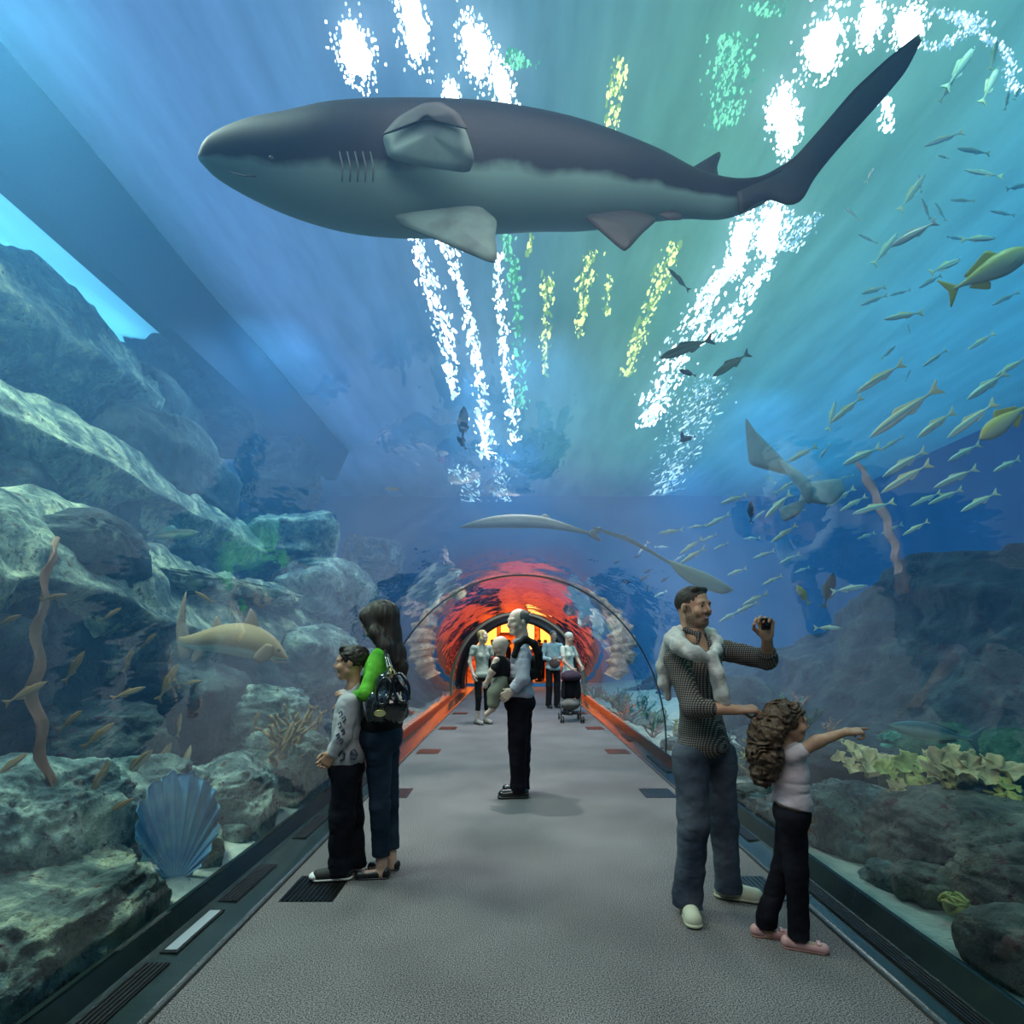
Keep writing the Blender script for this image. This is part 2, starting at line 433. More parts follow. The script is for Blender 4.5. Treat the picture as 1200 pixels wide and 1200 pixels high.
# end wall with arched opening
o = arch(1.2, 32, .12); i_ = arch(-.02, 32, .12)
n = len(o); vs = [(x*1.0, Y1, z) for x, z in o]+[(x, Y1, z) for x, z in i_]; fs = [(k, k+1, n+k+1, n+k) for k in range(n-1)]
finish(mesh_obj('wall_end', vs, fs, mat('end_wall', (.05, .02, .02), .6)), kind='structure')
HALLF = mat('hall_floor', (.2, .06, .04), .35)
MB().box((-6, Y1+.1, -.12), (6, 30, -.001)).build('floor', HALLF)['kind'] = 'structure'
MB().box((-6, 28, -.1), (6, 28.3, 5)).build('wall_back', ORW)['kind'] = 'structure'
MB().box((-6.3, Y1+.4, -.1), (-6, 28.3, 5)).build('wall_left', ORW)['kind'] = 'structure'
MB().box((6, Y1+.4, -.1), (6.3, 28.3, 5)).build('wall_right', ORW)['kind'] = 'structure'
MB().box((-6, Y1+.4, 4.2), (6, 28.3, 4.4)).build('ceiling', ORW)['kind'] = 'structure'
MB().box((-6, Y0-.3, -.2), (6, Y0-.05, 4)).build('wall_front', mat('rear_wall', (.03, .035, .04), .7))['kind'] = 'structure'
def glow(name, col, s):
    return mat(name, (.8, .3, .1), .5, emit=col, estr=s)
GLOW = glow('amber_lamp', (1, .27, .04), 3.0)
GLOWY = glow('yellow_lamp', (1, .42, .08), 4.)
for k, (x0, x1, z0, z1, m, lab) in enumerate([(-2.3, -.9, 1.5, 2.7, GLOW, 'glowing amber wall panel left in the hall beyond the tunnel'),
        (.35, .9, 1.3, 2.6, GLOWY, 'glowing yellow wall panel in the hall beyond the tunnel'), (1.2, 2.4, 1.6, 2.8, GLOW, 'glowing amber wall panel behind the old couple'),
        (-.7, .2, 2.1, 3.2, GLOW, 'glowing amber panel high in the hall beyond the tunnel')]):
    e = empty('light_panel', ((x0+x1)/2, 27.9, z0), lab, 'light', 'hall light panels')
    MB().box((x0, 27.86, z0), (x1, 27.92, z1)).build('diffuser', m, e)
    MB().box((x0-.05, 27.92, z0-.05), (x1+.05, 27.99, z1+.05)).build('frame', SEAM, e)

def area(name, loc, size, power, col, rot=(0, 0, 0), sy=None, spread=None):
    l = bpy.data.lights.new(name, 'AREA'); l.size = size; l.energy = power; l.color = col
    if sy: l.shape = 'RECTANGLE'; l.size_y = sy
    if spread: l.spread = spread
    o = bpy.data.objects.new(name, l); COL.objects.link(o); o.location = loc; o.rotation_euler = rot; return o
def spot(name, loc, tgt, power, col, ang=60, r=.1, blend=.5):
    l = bpy.data.lights.new(name, 'SPOT'); l.energy = power; l.color = col; l.spot_size = math.radians(ang); l.shadow_soft_size = r; l.spot_blend = blend
    o = bpy.data.objects.new(name, l); COL.objects.link(o); o.location = loc
    o.rotation_euler = (Vector(tgt)-Vector(loc)).to_track_quat('-Z', 'Y').to_euler(); return o
area('hall_light', (0, 26.6, 4.1), 5, 700, (1, .36, .09), sy=2)
area('hall_portal', (0, 21.6, 3.4), 4, 160, (1, .34, .08), rot=(math.radians(-60), 0, 0), sy=1)

# ------------------------------------------------------------------ tank
ZS = 6.8
XL, XR, YB = -9.5, 11.5, 24.
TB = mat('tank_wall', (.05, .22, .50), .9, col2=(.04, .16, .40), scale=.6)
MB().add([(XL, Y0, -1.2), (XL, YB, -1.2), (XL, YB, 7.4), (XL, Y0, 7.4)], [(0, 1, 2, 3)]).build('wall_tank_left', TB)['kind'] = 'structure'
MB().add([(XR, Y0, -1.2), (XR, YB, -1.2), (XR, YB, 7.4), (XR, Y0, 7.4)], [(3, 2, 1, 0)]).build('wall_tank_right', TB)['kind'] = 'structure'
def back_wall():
    o = [(XL, -1.2), (XL, 7.4), (XR, 7.4), (XR, -1.2)]
    a = arch(.05, 32); n = len(a)
    vs = [(x, YB-3.3, z) for x, z in a]+[(XL, YB-3.3, -1.2), (XL, YB-3.3, 7.4), (XR, YB-3.3, 7.4), (XR, YB-3.3, -1.2)]
    m = n//2; L0, L1, R1, R0 = n, n+1, n+2, n+3
    fs = [(k, k+1, L1) if k < m else (k, k+1, R1) for k in range(n-1)]
    fs += [(0, L1, L0), (m, R1, L1), (n-1, R0, R1), (0, L0, R0, n-1)]
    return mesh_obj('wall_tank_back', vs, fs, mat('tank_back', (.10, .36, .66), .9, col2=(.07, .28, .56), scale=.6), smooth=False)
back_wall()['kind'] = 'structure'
def surface_mat():
    N = NT('water_surface'); d = N.n('ShaderNodeBsdfTranslucent'); g = N.n('ShaderNodeBsdfDiffuse')
    d.inputs[0].default_value = (.75, .85, .9, 1); g.inputs[0].default_value = (.25, .35, .45, 1)
    tc = N.n('ShaderNodeTexCoord'); mp = N.n('ShaderNodeMapping'); mp.inputs['Scale'].default_value = (1.4, .25, 1); N.l(tc.outputs['Object'], mp.inputs[0])
    ns = N.n('ShaderNodeTexNoise', i_Scale=1.6, i_Detail=5., i_Roughness=.6); N.l(mp.outputs[0], ns.inputs['Vector'])
    mr = N.n('ShaderNodeMapRange', i_1=.35, i_2=.65, i_3=.72, i_4=1.); N.l(ns.outputs[0], mr.inputs[0])
    mx = N.n('ShaderNodeMix', data_type='RGBA', blend_type='MULTIPLY'); mx.inputs[0].default_value = 1; mx.inputs[6].default_value = (.8, .9, .95, 1)
    N.l(mr.outputs[0], mx.inputs[7]); N.l(mx.outputs[2], d.inputs[0])
    ms = N.n('ShaderNodeMixShader', i_0=.25); N.l(d.outputs[0], ms.inputs[1]); N.l(g.outputs[0], ms.inputs[2]); N.l(ms.outputs[0], N.out.inputs[0])
    return N.m
nx, ny = 60, 80
gx = np.linspace(XL, XR, nx+1); gy = np.linspace(Y0, YB, ny+1); GX, GY = np.meshgrid(gx, gy)
GZ = ZS+.06*fbm(np.stack([GX*.9, GY*.35, GX*0], -1), 3)
vs = np.stack([GX, GY, GZ], -1).reshape(-1, 3); q = np.arange((nx+1)*ny).reshape(ny, nx+1)[:, :-1].ravel()
fs = np.stack([q, q+nx+1, q+nx+2, q+1], 1)
finish(mesh_obj('ceiling_water_surface', vs, fs, surface_mat()), kind='structure')
# seabed of pale sand
SAND = mat('sand', (.55, .62, .55), .9, col2=(.38, .47, .44), scale=5, bump=.02, bscale=30)
for nm, xa, xb in (('left', XL, -1.79), ('right', 1.915, XR)):
    nx, ny = 50, 110
    gx = np.linspace(xa, xb, nx+1); gy = np.linspace(Y0, YB-3.3, ny+1); GX, GY = np.meshgrid(gx, gy)
    dd = np.abs(GX-XC)-1.85
    GZ = .02+.10*np.clip(dd, 0, 3)+np.clip(dd*2, 0, 1)*.12*fbm(np.stack([GX*1.2, GY*1.2, GX*0], -1), 4)
    vs = np.stack([GX, GY, GZ], -1).reshape(-1, 3); q = np.arange((nx+1)*ny).reshape(ny, nx+1)[:, :-1].ravel()
    fs = np.stack([q, q+1, q+nx+2, q+nx+1], 1)
    finish(mesh_obj('floor_seabed_'+nm, vs, fs, SAND), kind='structure')
# the water itself
def water():
    a = arch(.03, 48, .12); a = [(a[0][0], -.3)]+a+[(a[-1][0], -.3)]
    n = len(a); outr = [(XL-.1, -1.3), (XL-.1, ZS+.4), (XR+.1, ZS+.4), (XR+.1, -1.3)]
    ys = (Y0, YB-3.25); vs = [(x, y, z) for y in ys for x, z in a+outr]; N_ = n+4; fs = []
    for k in range(n): fs.append((k, (k+1) % n, N_+(k+1) % n, N_+k))
    for k in range(4): fs.append((n+k, N_+n+k, N_+n+(k+1) % 4, n+(k+1) % 4))
    m = n//2
    for s in (0, 1):
        b = s*N_; L0, L1, R1, R0 = b+n, b+n+1, b+n+2, b+n+3
        t = [(b+k, b+k+1, L1) if k < m else (b+k, b+k+1, R1) for k in range(n-1)]+[(b, L1, L0), (b+m, R1, L1), (b+n-1, R0, R1), (b, L0, R0), (b, R0, b+n-1)]
        fs += t if s == 0 else [x[::-1] for x in t]
    N = NT('water'); v = N.n('ShaderNodeVolumeScatter', i_Density=VSC, i_Anisotropy=.2); v.inputs[0].default_value = VCOL+(1,)
    ab = N.n('ShaderNodeVolumeAbsorption', i_Density=VAB); ab.inputs[0].default_value = (.12, .62, .93, 1)
    ad = N.n('ShaderNodeAddShader'); N.l(v.outputs[0], ad.inputs[0]); N.l(ab.outputs[0], ad.inputs[1]); N.l(ad.outputs[0], N.out.inputs['Volume'])
    o = mesh_obj('water', vs, fs, N.m, smooth=False); bm = bmesh.new(); bm.from_mesh(o.data); bmesh.ops.recalc_face_normals(bm, faces=bm.faces); bm.to_mesh(o.data); bm.free()
    finish(o, 'clear blue water filling the tank around the tunnel', 'water', kind='stuff')
VSC, VAB, VCOL = .038, .06, (.13, .44, .97)
water()
# unseen coloured lights added to tint the surface, and unseen fills added in the tank
area('surface_tint_left', (-4.5, 7, 9.2), 9, 560, (.27, .44, 1), sy=22)
area('surface_tint_mid', (2.6, 7, 9.2), 4, 260, (.45, 1, .28), sy=22)
area('surface_tint_right', (7.5, 8, 9.2), 7, 640, (.08, .60, 1), sy=22)
for i, (x, y, p, c) in enumerate([(-4.0, 4.2, 800, (.85, 1, .75)), (-3.9, 9.5, 420, (.6, .9, 1)), (-3.2, 2.0, 420, (.8, 1, .85)), (3.6, 3.2, 85, (.5, 1, .75)), (5.0, 12, 420, (.4, .85, 1)), (0, 15, 400, (.5, .7, 1)), (.3, 10., 900, (1, .9, .85)), (5, 17, 500, (.3, .75, 1))]):
    area('tank_fill', (x, y, ZS-.25), 1.2, p*.35, c, spread=math.radians(140))
area('slot_light', (-8., 7, 8.2), 3, 420, (.15, .75, 1), sy=9)  # unseen light added to brighten the slot beside the beam
# walkway spot placed to match the floor shadow; unseen washes added for brightness
spot('walk_spot', (-.55, 6.35, 4.5), (.2, 5.3, 0), 620, (1, .98, .95), 46, .05)
area('walk_wash', (.2, 1.0, 3.6), 1.6, 62, (1, .93, .84), rot=(math.radians(18), 0, 0), sy=2.5)
area('walk_wash_far', (.2, 9.5, 3.4), 1.4, 50, (.9, .97, 1), sy=6)
# ================================================================== reef
def WX(px, py, X):
    Y = X*F/(px-HX); return np.array([X, Y, CH-(py-HY)/F*Y])
def rock_mat(name, a, b, c, sc_=2.2, bump=.03):
    N = NT(name); B = N.n('ShaderNodeBsdfPrincipled', i_Roughness=.9); N.l(B.outputs[0], N.out.inputs[0]); B.inputs['Specular IOR Level'].default_value = .2
    tc = N.n('ShaderNodeTexCoord')
    n1 = N.n('ShaderNodeTexNoise', i_Scale=sc_, i_Detail=9., i_Roughness=.68, i_Distortion=.6); N.l(tc.outputs['Object'], n1.inputs['Vector'])
    r = N.n('ShaderNodeValToRGB'); N.l(n1.outputs[0], r.inputs[0]); e = r.color_ramp.elements
    e[0].position = .36; e[0].color = c4(a); e[1].position = .64; e[1].color = c4(c); m_ = e.new(.5); m_.color = c4(b)
    n2 = N.n('ShaderNodeTexNoise', i_Scale=sc_*4.5, i_Detail=6., i_Roughness=.7); N.l(tc.outputs['Object'], n2.inputs['Vector'])
    r2 = N.n('ShaderNodeMapRange', i_1=.56, i_2=.66); N.l(n2.outputs[0], r2.inputs[0])
    mx = N.n('ShaderNodeMix', data_type='RGBA'); mx.inputs[7].default_value = (a[0]*1.2+.03, a[1]*.55, a[2]*.7, 1)
    N.l(r2.outputs[0], mx.inputs[0]); N.l(r.outputs[0], mx.inputs[6]); N.l(mx.outputs[2], B.inputs['Base Color'])
    v = N.n('ShaderNodeTexVoronoi', i_Scale=sc_*3., feature='DISTANCE_TO_EDGE'); N.l(tc.outputs['Object'], v.inputs['Vector'])
    ad = N.n('ShaderNodeMath', operation='MULTIPLY_ADD'); N.l(v.outputs['Distance'], ad.inputs[0]); ad.inputs[1].default_value = .5; N.l(n2.outputs[0], ad.inputs[2])
    bp = N.n('ShaderNodeBump', i_Distance=bump*2, i_Strength=1.); N.l(ad.outputs[0], bp.inputs['Height']); N.l(bp.outputs[0], B.inputs['Normal'])
    return N.m
RKG = rock_mat('rock_grey_green', (.035, .06, .065), (.17, .25, .22), (.60, .70, .48), 3.2, .035)
RKT = rock_mat('rock_teal', (.03, .06, .07), (.15, .25, .25), (.46, .62, .53), 3.4, .035)
RKD = rock_mat('rock_dark', (.012, .022, .03), (.032, .052, .062), (.08, .115, .115), 1.8)
RKB = rock_mat('rock_brown', (.05, .06, .055), (.16, .18, .15), (.28, .30, .24), 2.6)
def rock(c, rad, m, label, seed=0, block=.55, amp=.28, fr=1.3, sub=5, group=None, rot=0, tilt=0, name='rock', cat='rock'):
    v, f = ico(sub); u = np.sign(v)*np.abs(v)**block; u /= np.linalg.norm(u, axis=1)[:, None]**.55
    n1 = fbm(v*fr+seed*3.7, 5, ridge=True); n2 = vnoise(v*1.1+seed*9.1)
    fac = 1+amp*n1+amp*.7*n2+.07*fbm(v*6+seed, 4, ridge=True)
    p = u*fac[:, None]*np.asarray(rad)
    st = p[:, 2]*9+2*vnoise(p*2+seed); p[:, :2] *= (1+.05*np.sin(st))[:, None]
    p = p@roty(tilt).T@rotz(rot).T+np.asarray(c)
    return finish(mesh_obj(name, p, f, m, loc=c), label, cat, group)
def ledge(lip, top, depth, m, label, seed, amp=.16, n=120, under=.5, group=None):
    """a sloping shelf of rock: lip and top are paths of points, the underside cuts back below the lip"""
    lip = [np.asarray(p) for p in lip]; top = [np.asarray(p) for p in top]
    def samp(P, y):
        P = sorted(P, key=lambda p: p[1]); Y = [p[1] for p in P]
        return np.stack([np.interp(y, Y, [p[i] for p in P]) if i != 1 else y for i in range(3)], 1)
    ys = np.linspace(min(p[1] for p in lip+top), max(p[1] for p in lip+top), n)
    L = samp(lip, ys); T = samp(top, ys)
    t_end = np.clip(np.minimum(np.arange(n), n-1-np.arange(n))/(n*.08), 0, 1)**.5
    B = T+np.array([-depth, 0, -.3]); U = L+np.array([-depth*under, 0, -.42]); U2 = L+np.array([-depth*.95-.3, 0, -.9])
    secs = [L, T, B, U2, U]; ks = [18, 8, 4, 6, 10]; rows = []
    for a in range(5):
        A, C = secs[a], secs[(a+1) % 5]
        for j in range(ks[a]): rows.append(A+(C-A)*(j/ks[a]))
    G = np.stack(rows, 1)                        # n x K x 3
    K = G.shape[1]; cen = G.mean(1, keepdims=True); G = cen+(G-cen)*t_end[:, None, None]
    P = G.reshape(-1, 3)
    d = (G-cen).reshape(-1, 3); d /= np.linalg.norm(d, axis=1)[:, None]+1e-6
    no = amp*fbm(P*np.array([1.6, 1.0, 2.2])+seed*5.1, 6, ridge=True)+amp*.9*vnoise(P*.8+seed*2.3)
    qn = fbm(P*2.6+seed, 2); no = no+.05*np.sign(qn)*np.sqrt(np.abs(qn))
    P = P+d*no[:, None]
    q = []
    for i in range(n-1):
        a = i*K+np.arange(K); b = i*K+(np.arange(K)+1) % K
        q.append(np.stack([a, b, b+K, a+K], 1))
    fs = [tuple(x) for x in np.concatenate(q)]+[tuple(range(K))[::-1], tuple((n-1)*K+k for k in range(K))]
    return finish(mesh_obj('rock_ledge', P, fs, m, loc=cen[n//2, 0]), label, 'rock', group)
# --- left: sloping shelves
A_l = [WX(-260, 640, -2.9), WX(0, 684, -2.95), WX(75, 679, -3.0), WX(140, 702, -3.0), WX(195, 728, -3.0), WX(250, 742, -3.1), WX(330, 752, -3.2)]
A_t = [WX(-260, 520, -3.7), WX(0, 572, -3.8), WX(115, 618, -3.9), WX(160, 640, -3.9), WX(230, 664, -4.0), WX(300, 690, -4.0), WX(360, 712, -4.0)]
ledge(A_l, A_t, 1.0, RKG, 'broad pale green rock shelf sloping down the left side above the brown frond', 1, amp=.2)
B_l = [WX(-300, 350, -4.3), WX(0, 480, -4.3), WX(43, 499, -4.3), WX(83, 524, -4.3), WX(117, 540, -4.3), WX(150, 558, -4.3), WX(187, 582, -4.3), WX(257, 620, -4.4), WX(300, 645, -4.5), WX(400, 700, -4.5)]
B_t = [WX(-300, 280, -4.9), WX(0, 444, -4.9), WX(43, 462, -4.9), WX(73, 480, -4.9), WX(133, 520, -4.9), WX(183, 556, -5.), WX(260, 600, -5.), WX(340, 655, -5.), WX(420, 700, -5.)]
ledge(B_l, B_t, .9, RKG, 'narrow pale rock shelf running diagonally across the middle of the left side', 2, amp=.13)
C_l = [WX(-200, 180, -5.3), WX(0, 338, -5.3), WX(45, 372, -5.3), WX(100, 408, -5.3), WX(150, 440, -5.3)]
C_t = [WX(-200, 120, -5.9), WX(0, 285, -5.9), WX(50, 315, -5.9), WX(100, 362, -5.9), WX(160, 420, -5.9)]
ledge(C_l, C_t, .8, RKG, 'uppermost pale rock shelf below the bright blue opening', 3, amp=.13)
D_l = [WX(225, 885, -2.75), WX(270, 868, -2.8), WX(310, 835, -2.9), WX(340, 810, -3.0), WX(400, 790, -3.0)]
D_t = [WX(215, 700, -3.6), WX(260, 690, -3.5), WX(330, 690, -3.5), WX(400, 640, -3.6), WX(440, 680, -3.6)]
# --- left: back wall of the reef
def sheet(name, fn, y0, y1, nu, nv, m, label, amp, seed, cat='rock', kind=None, fr=.8):
    U, T = np.meshgrid(np.linspace(y0, y1, nu), np.linspace(0, 1, nv), indexing='ij')
    X, Z = fn(U, T); P = np.stack([X, U, Z], -1).reshape(-1, 3)
    no = amp*fbm(P*np.array([fr, fr, fr*1.6])+seed, 6, ridge=True)+amp*.8*vnoise(P*fr*.7+seed*2)
    P[:, 0] += no*(1 if X.mean() < 0 else -1); P[:, 2] += no*.5
    q = np.arange(nu*nv).reshape(nu, nv)[:-1, :-1].ravel()
    n = len(P); s = -1 if X.mean() < 0 else 1
    B = P.copy(); B[:, 0] += s*.5
    fs = np.stack([q, q+nv, q+nv+1, q+1], 1)
    rim = list(range(nv))+[i*nv+nv-1 for i in range(1, nu)]+[(nu-1)*nv+j for j in range(nv-2, -1, -1)]+[i*nv for i in range(nu-2, 0, -1)]
    rim = np.array(rim); r2 = np.roll(rim, -1)
    fs = np.concatenate([fs, fs[:, ::-1]+n, np.stack([rim, r2, r2+n, rim+n], 1)])
    return finish(mesh_obj(name, np.concatenate([P, B]), fs, m), label, cat, kind=kind)
def left_wall(y, t):
    z = -.1+5.4*t; x = np.interp(t, [0, .12, .3, .34, .62, .66, 1], [-2.6, -3.2, -3.7, -4.4, -5.0, -5.6, -6.6]); return x+0*y+.02*(y-6), z-.13*np.clip(y-5, 0, 20)*t*1.2
sheet('rock_wall', left_wall, Y0+1, 19, 260, 130, RKD, 'dark craggy rock wall rising behind the left shelves', .45, 4.)
rk = [  # px, py
 (255, 470, -6.3, (.8, 2.2, .9), RKD, 32, .1, 'dark hazy rock mass beneath the hanging pool beam'),
 (180, 485, -6.0, (.5, 1.2, .45), RKD, 33, .2, 'dark rock closing the end of the bright blue opening'),
 #, py, X, radii, material, seed, rot, label
 (30, 1120, -2.30, (.42, .62, .36), RKG, 11, .2, 'pale mottled boulder at the lower corner beside the left plinth'),
 (95, 1090, -2.22, (.26, .36, .24), RKG, 12, .5, 'pale boulder just before the blue fan sponge, left plinth'),
 (20, 985, -2.75, (.45, .55, .42), RKT, 13, .1, 'grey green boulder above the corner boulder, at the foot of the brown frond'),
 (160, 960, -2.65, (.4, .5, .4), RKT, 14, .9, 'grey boulder behind and above the blue fan sponge'),
 (272, 950, -2.25, (.30, .48, .34), RKT, 15, .4, 'tall grey boulder just beyond the blue fan sponge'),
 (330, 905, -2.25, (.30, .5, .40), RKT, 16, 1.1, 'grey boulder by the plinth beside the boy\'s waist'),
 (300, 850, -2.85, (.5, .8, .42), RKT, 17, .3, 'sloping pale boulder below the tan shark'),
 (110, 880, -3.15, (.45, .6, .35), RKD, 18, .7, 'dark boulder in the shade under the broad left shelf'),
 (210, 830, -3.3, (.5, .8, .45), RKD, 19, .2, 'dark rock block left of and below the tan shark'),
 (270, 695, -3.6, (.40, 1.5, .14), RKG, 20, -.05, 'thin flat pale rock slab just above the tan shark'),
 (110, 655, -3.5, (.35, .55, .3), RKD, 21, .3, 'dark square rock block sitting in the broad left shelf'),
 (390, 700, -3.6, (.7, 1.7, .55), RKT, 22, .15, 'streaked teal rock above the boy, left of the woman\'s head'),
 (350, 640, -4.4, (.7, 1.6, .5), RKT, 23, .3, 'streaked teal rock higher up beyond the end of the narrow shelf'),
 (440, 660, -4.3, (.8, 2.2, .55), RKT, 24, .2, 'pale teal rock ridge left of the tunnel crown'),
 (370, 770, -3.0, (.5, 1.0, .45), RKT, 25, .1, 'teal boulder directly behind the boy\'s head'),
 (415, 800, -2.9, (.5, 1.5, .5), RKT, 26, .1, 'teal boulder behind the woman in green'),
 (475, 850, -2.6, (.4, 1.6, .35), RKT, 27, .0, 'low rubble rock along the plinth beyond the woman in green'),
 (440, 735, -4., (.6, 2.0, .6), RKT, 28, .2, 'distant pale rock beside the left side of the tunnel'),
 (40, 770, -3.55, (.3, .5, .5), RKD, 29, .2, 'dark rock face behind the brown frond'),
 (330, 560, -5.4, (.7, 1.6, .7), RKD, 30, .4, 'dark peaked rock far back above the streaked rocks'),
 (200, 555, -5.2, (.6, 1.2, .7), RKD, 31, .1, 'dark domed rock behind the narrow diagonal shelf'),
]
for px, py, X, rad, m, s, r, lab in rk:
    rock(WX(px, py, X), rad, m, lab, s, rot=r, amp=.24, sub=6 if s in (11, 12, 13, 14, 15, 16, 17, 20) else 5, group='boulders on the left side')
for i in range(26):     # rubble at the foot of the left reef
    y = 1.6+i*.33+random.uniform(-.1, .1); s = random.uniform(.07, .17)
    rock((-1.86-s-random.uniform(.0, .35), y, .06+s*.5), (s, s*1.4, s*.8), RKG if i % 2 else RKT, 'small rubble stone lying along the foot of the left plinth', 40+i, sub=4, rot=i, group='rubble stones left', name='stone', cat='stone')
for i in range(34):     # dark stones at the foot of the right reef, leaving the sand patches bare
    y = 1.5+i*.2+random.uniform(-.05, .05); s = random.uniform(.08, .17)
    if 2.2 < y < 2.45 or 2.92 < y < 3.25 or 5.3 < y < 6.2: continue
    rock((1.97+s+random.uniform(.0, .45), y, .05+s*.45), (s*1.2, s*1.5, s*.8), RKB if i % 2 else RKT, 'dark algae covered stone lying along the foot of the right plinth', 80+i, sub=4, rot=i, group='rubble stones right', name='stone', cat='stone')
# --- concrete beam hanging at the left edge of the pool
BEAM = mat('pool_concrete', (.015, .035, .09), .9)
MB().add([(-4.35, Y0, 7.3), (-4.35, 16, 7.3), (-4.95, 16, 6.02), (-4.95, Y0, 6.02), (-5.2, Y0, 6.02), (-5.2, 16, 6.02), (-5.2, 16, 7.3), (-5.2, Y0, 7.3)],
   [(0, 1, 2, 3), (3, 2, 5, 4), (4, 5, 6, 7), (7, 6, 1, 0), (0, 3, 4, 7), (1, 6, 5, 2)]).build('beam_pool_edge', BEAM)['kind'] = 'structure'
# --- right: reef ridge, boulders
def right_wall(y, t):
    top = np.interp(y, [-2, 5.7, 7.5, 8.6, 10.4, 11.8, 14, 19], [2.9, 2.5, 2.5, 2.25, 1.7, 1.25, 1.0, .9])
    return np.interp(t, [0, .3, .7, 1], [3.3, 4.2, 4.9, 5.3])+0*y, -.1+(top+.1)*t
RKN = rock_mat('rock_navy', (.012, .022, .028), (.035, .05, .06), (.08, .11, .11), 1.8)
sheet('rock_wall', right_wall, Y0+1, 19, 240, 70, RKN, 'dark craggy reef ridge rising across the right side behind the girl', .3, 9.)
rk = [
 (1000, 975, 2.44, (.33, .42, .34), RKT, 51, .3, 'round grey boulder right of the girl\'s waist'),
 (1135, 1008, 2.82, (.52, .52, .36), RKB, 52, .2, 'large dark boulder under the yellow plate coral'),
 (1075, 985, 2.62, (.13, .2, .20), RKB, 53, .2, 'small rounded brown boulder between the two big right boulders'),
 (1130, 1120, 2.32, (.26, .55, .16), RKT, 54, .1, 'low algae covered rock by the right plinth below the lettuce coral'),
 (1195, 1070, 2.55, (.2, .3, .3), RKB, 55, .4, 'brown boulder cut by the right edge of the picture'),
 (1060, 1050, 2.30, (.16, .25, .15), RKT, 56, .6, 'low green rock in front of the brown boulders'),
 (1180, 975, 3.3, (.5, .7, .3), RKT, 57, .2, 'pale flat rock above the large dark boulder, right edge'),
 (1050, 900, 3.5, (.9, 1.0, .25), RKD, 58, .4, 'dark rock carrying the yellow plate coral'),
 (915, 915, 2.9, (.35, .8, .30), RKD, 59, .2, 'dark rock behind the girl\'s shoulders'),
 (960, 885, 3.7, (.6, 1.2, .40), RKD, 60, .2, 'dark rock beneath the girl\'s outstretched hand'),
 (760, 850, 2.5, (.3, 1.4, .22), RKT, 61, .0, 'low rock on the far sand left of the tied-sweater man'),
 (730, 835, 2.8, (.4, 1.6, .35), RKT, 62, .0, 'far rock at the right foot of the tunnel beyond the stroller'),
 (860, 830, 3.6, (.5, 1.2, .5), RKD, 63, .0, 'dark rock behind the tied-sweater man'),
]
for px, py, X, rad, m, s, r, lab in rk:
    rock(WX(px, py, X), rad, m, lab, s, rot=r, amp=.20, block=.8, sub=6 if s < 56 else 5, group='boulders on the right side')
GRN = rock_mat('mound_green', (.02, .07, .045), (.05, .15, .085), (.09, .22, .14), 5)
for px, py, X, rad, lab in [(1130, 885, 3.9, (.62, .6, .26), 'smooth dark green mound below the tuna\'s tail'), (1195, 905, 3.7, (.42, .5, .3), 'green mound at the right edge'), (1050, 855, 4.3, (.3, .3, .22), 'small green mound under the tuna\'s head')]:
    rock(WX(px, py, X), rad, GRN, lab, px, block=1., amp=.06, name='coral_mound', cat='coral', group='green coral mounds')
# --- corals
def disc_plate(mb_, c, R, tilt, az, seed, th=.012, wav=.16, n=40, rings=7):
    top = []
    for j in range(rings+1):
        for k in range(n):
            a = 2*math.pi*k/n; rr = R*(j/rings)
            lob = 1+.22*math.sin(3*a+seed)+.13*math.sin(7*a+seed*2.3)+.07*math.sin(13*a+seed*3)
            x, y = rr*lob*math.cos(a), rr*lob*math.sin(a)
            z = .35*R*(j/rings)**2+wav*R*(j/rings)**2*math.sin(5*a+seed)+.5*wav*R*(j/rings)**2*math.sin(11*a+seed*1.7)
            top.append((x, y, z))
    T = np.array(top); Bm = T.copy(); Bm[:, 2] -= th*(1.3-np.repeat(np.arange(rings+1)/rings, n))
    M = rotz(az)@rotx(tilt); T = T@M.T+c; Bm = Bm@M.T+c; N_ = len(T); fs = []
    for j in range(rings):
        for k in range(n):
            a, b = j*n+k, j*n+(k+1) % n; fs.append((a, b, b+n, a+n)); fs.append((N_+a, N_+a+n, N_+b+n, N_+b))
    for k in range(n):
        a, b = rings*n+k, rings*n+(k+1) % n; fs.append((a, b, N_+b, N_+a))
    mb_.add(list(T)+list(Bm), fs)
YEL = mat('coral_yellow', (.66, .56, .30), .8, col2=(.40, .34, .18), scale=9, bump=.006, bscale=40)
YGR = mat('coral_yellow_green', (.55, .56, .18), .8, col2=(.28, .34, .1), scale=12, bump=.008, bscale=40)
TEC = mat('coral_teal', (.10, .40, .30), .8, col2=(.04, .2, .17), scale=12, bump=.008, bscale=40)
OCH = mat('coral_ochre', (.36, .27, .12), .85, col2=(.2, .13, .06), scale=12, bump=.008, bscale=40)
PNK = mat('coral_pink', (.45, .25, .24), .85, col2=(.3, .2, .12), scale=12, bump=.008, bscale=40)
def plate_coral(c, R, n, seed, m, label, spread=1.):
    r = random.Random(seed); mb_ = MB()
    for i in range(n):
        a = r.uniform(0, 6.28); d = R*spread*math.sqrt(r.random())
        cc = np.array(c)+[d*math.cos(a)*1.2, d*math.sin(a), r.uniform(-.3, .3)*R]
        disc_plate(mb_, cc, R*r.uniform(.30, .50), r.uniform(.25, .95), r.uniform(-.5, .5), r.uniform(0, 6))
    mb_.tube([np.array(c)-[0, 0, R*.9], np.array(c)], [R*.25, R*.35])
    return finish(mb_.build('plate_coral', m, smooth=True, loc=c), label, 'coral', 'plate corals on the right')
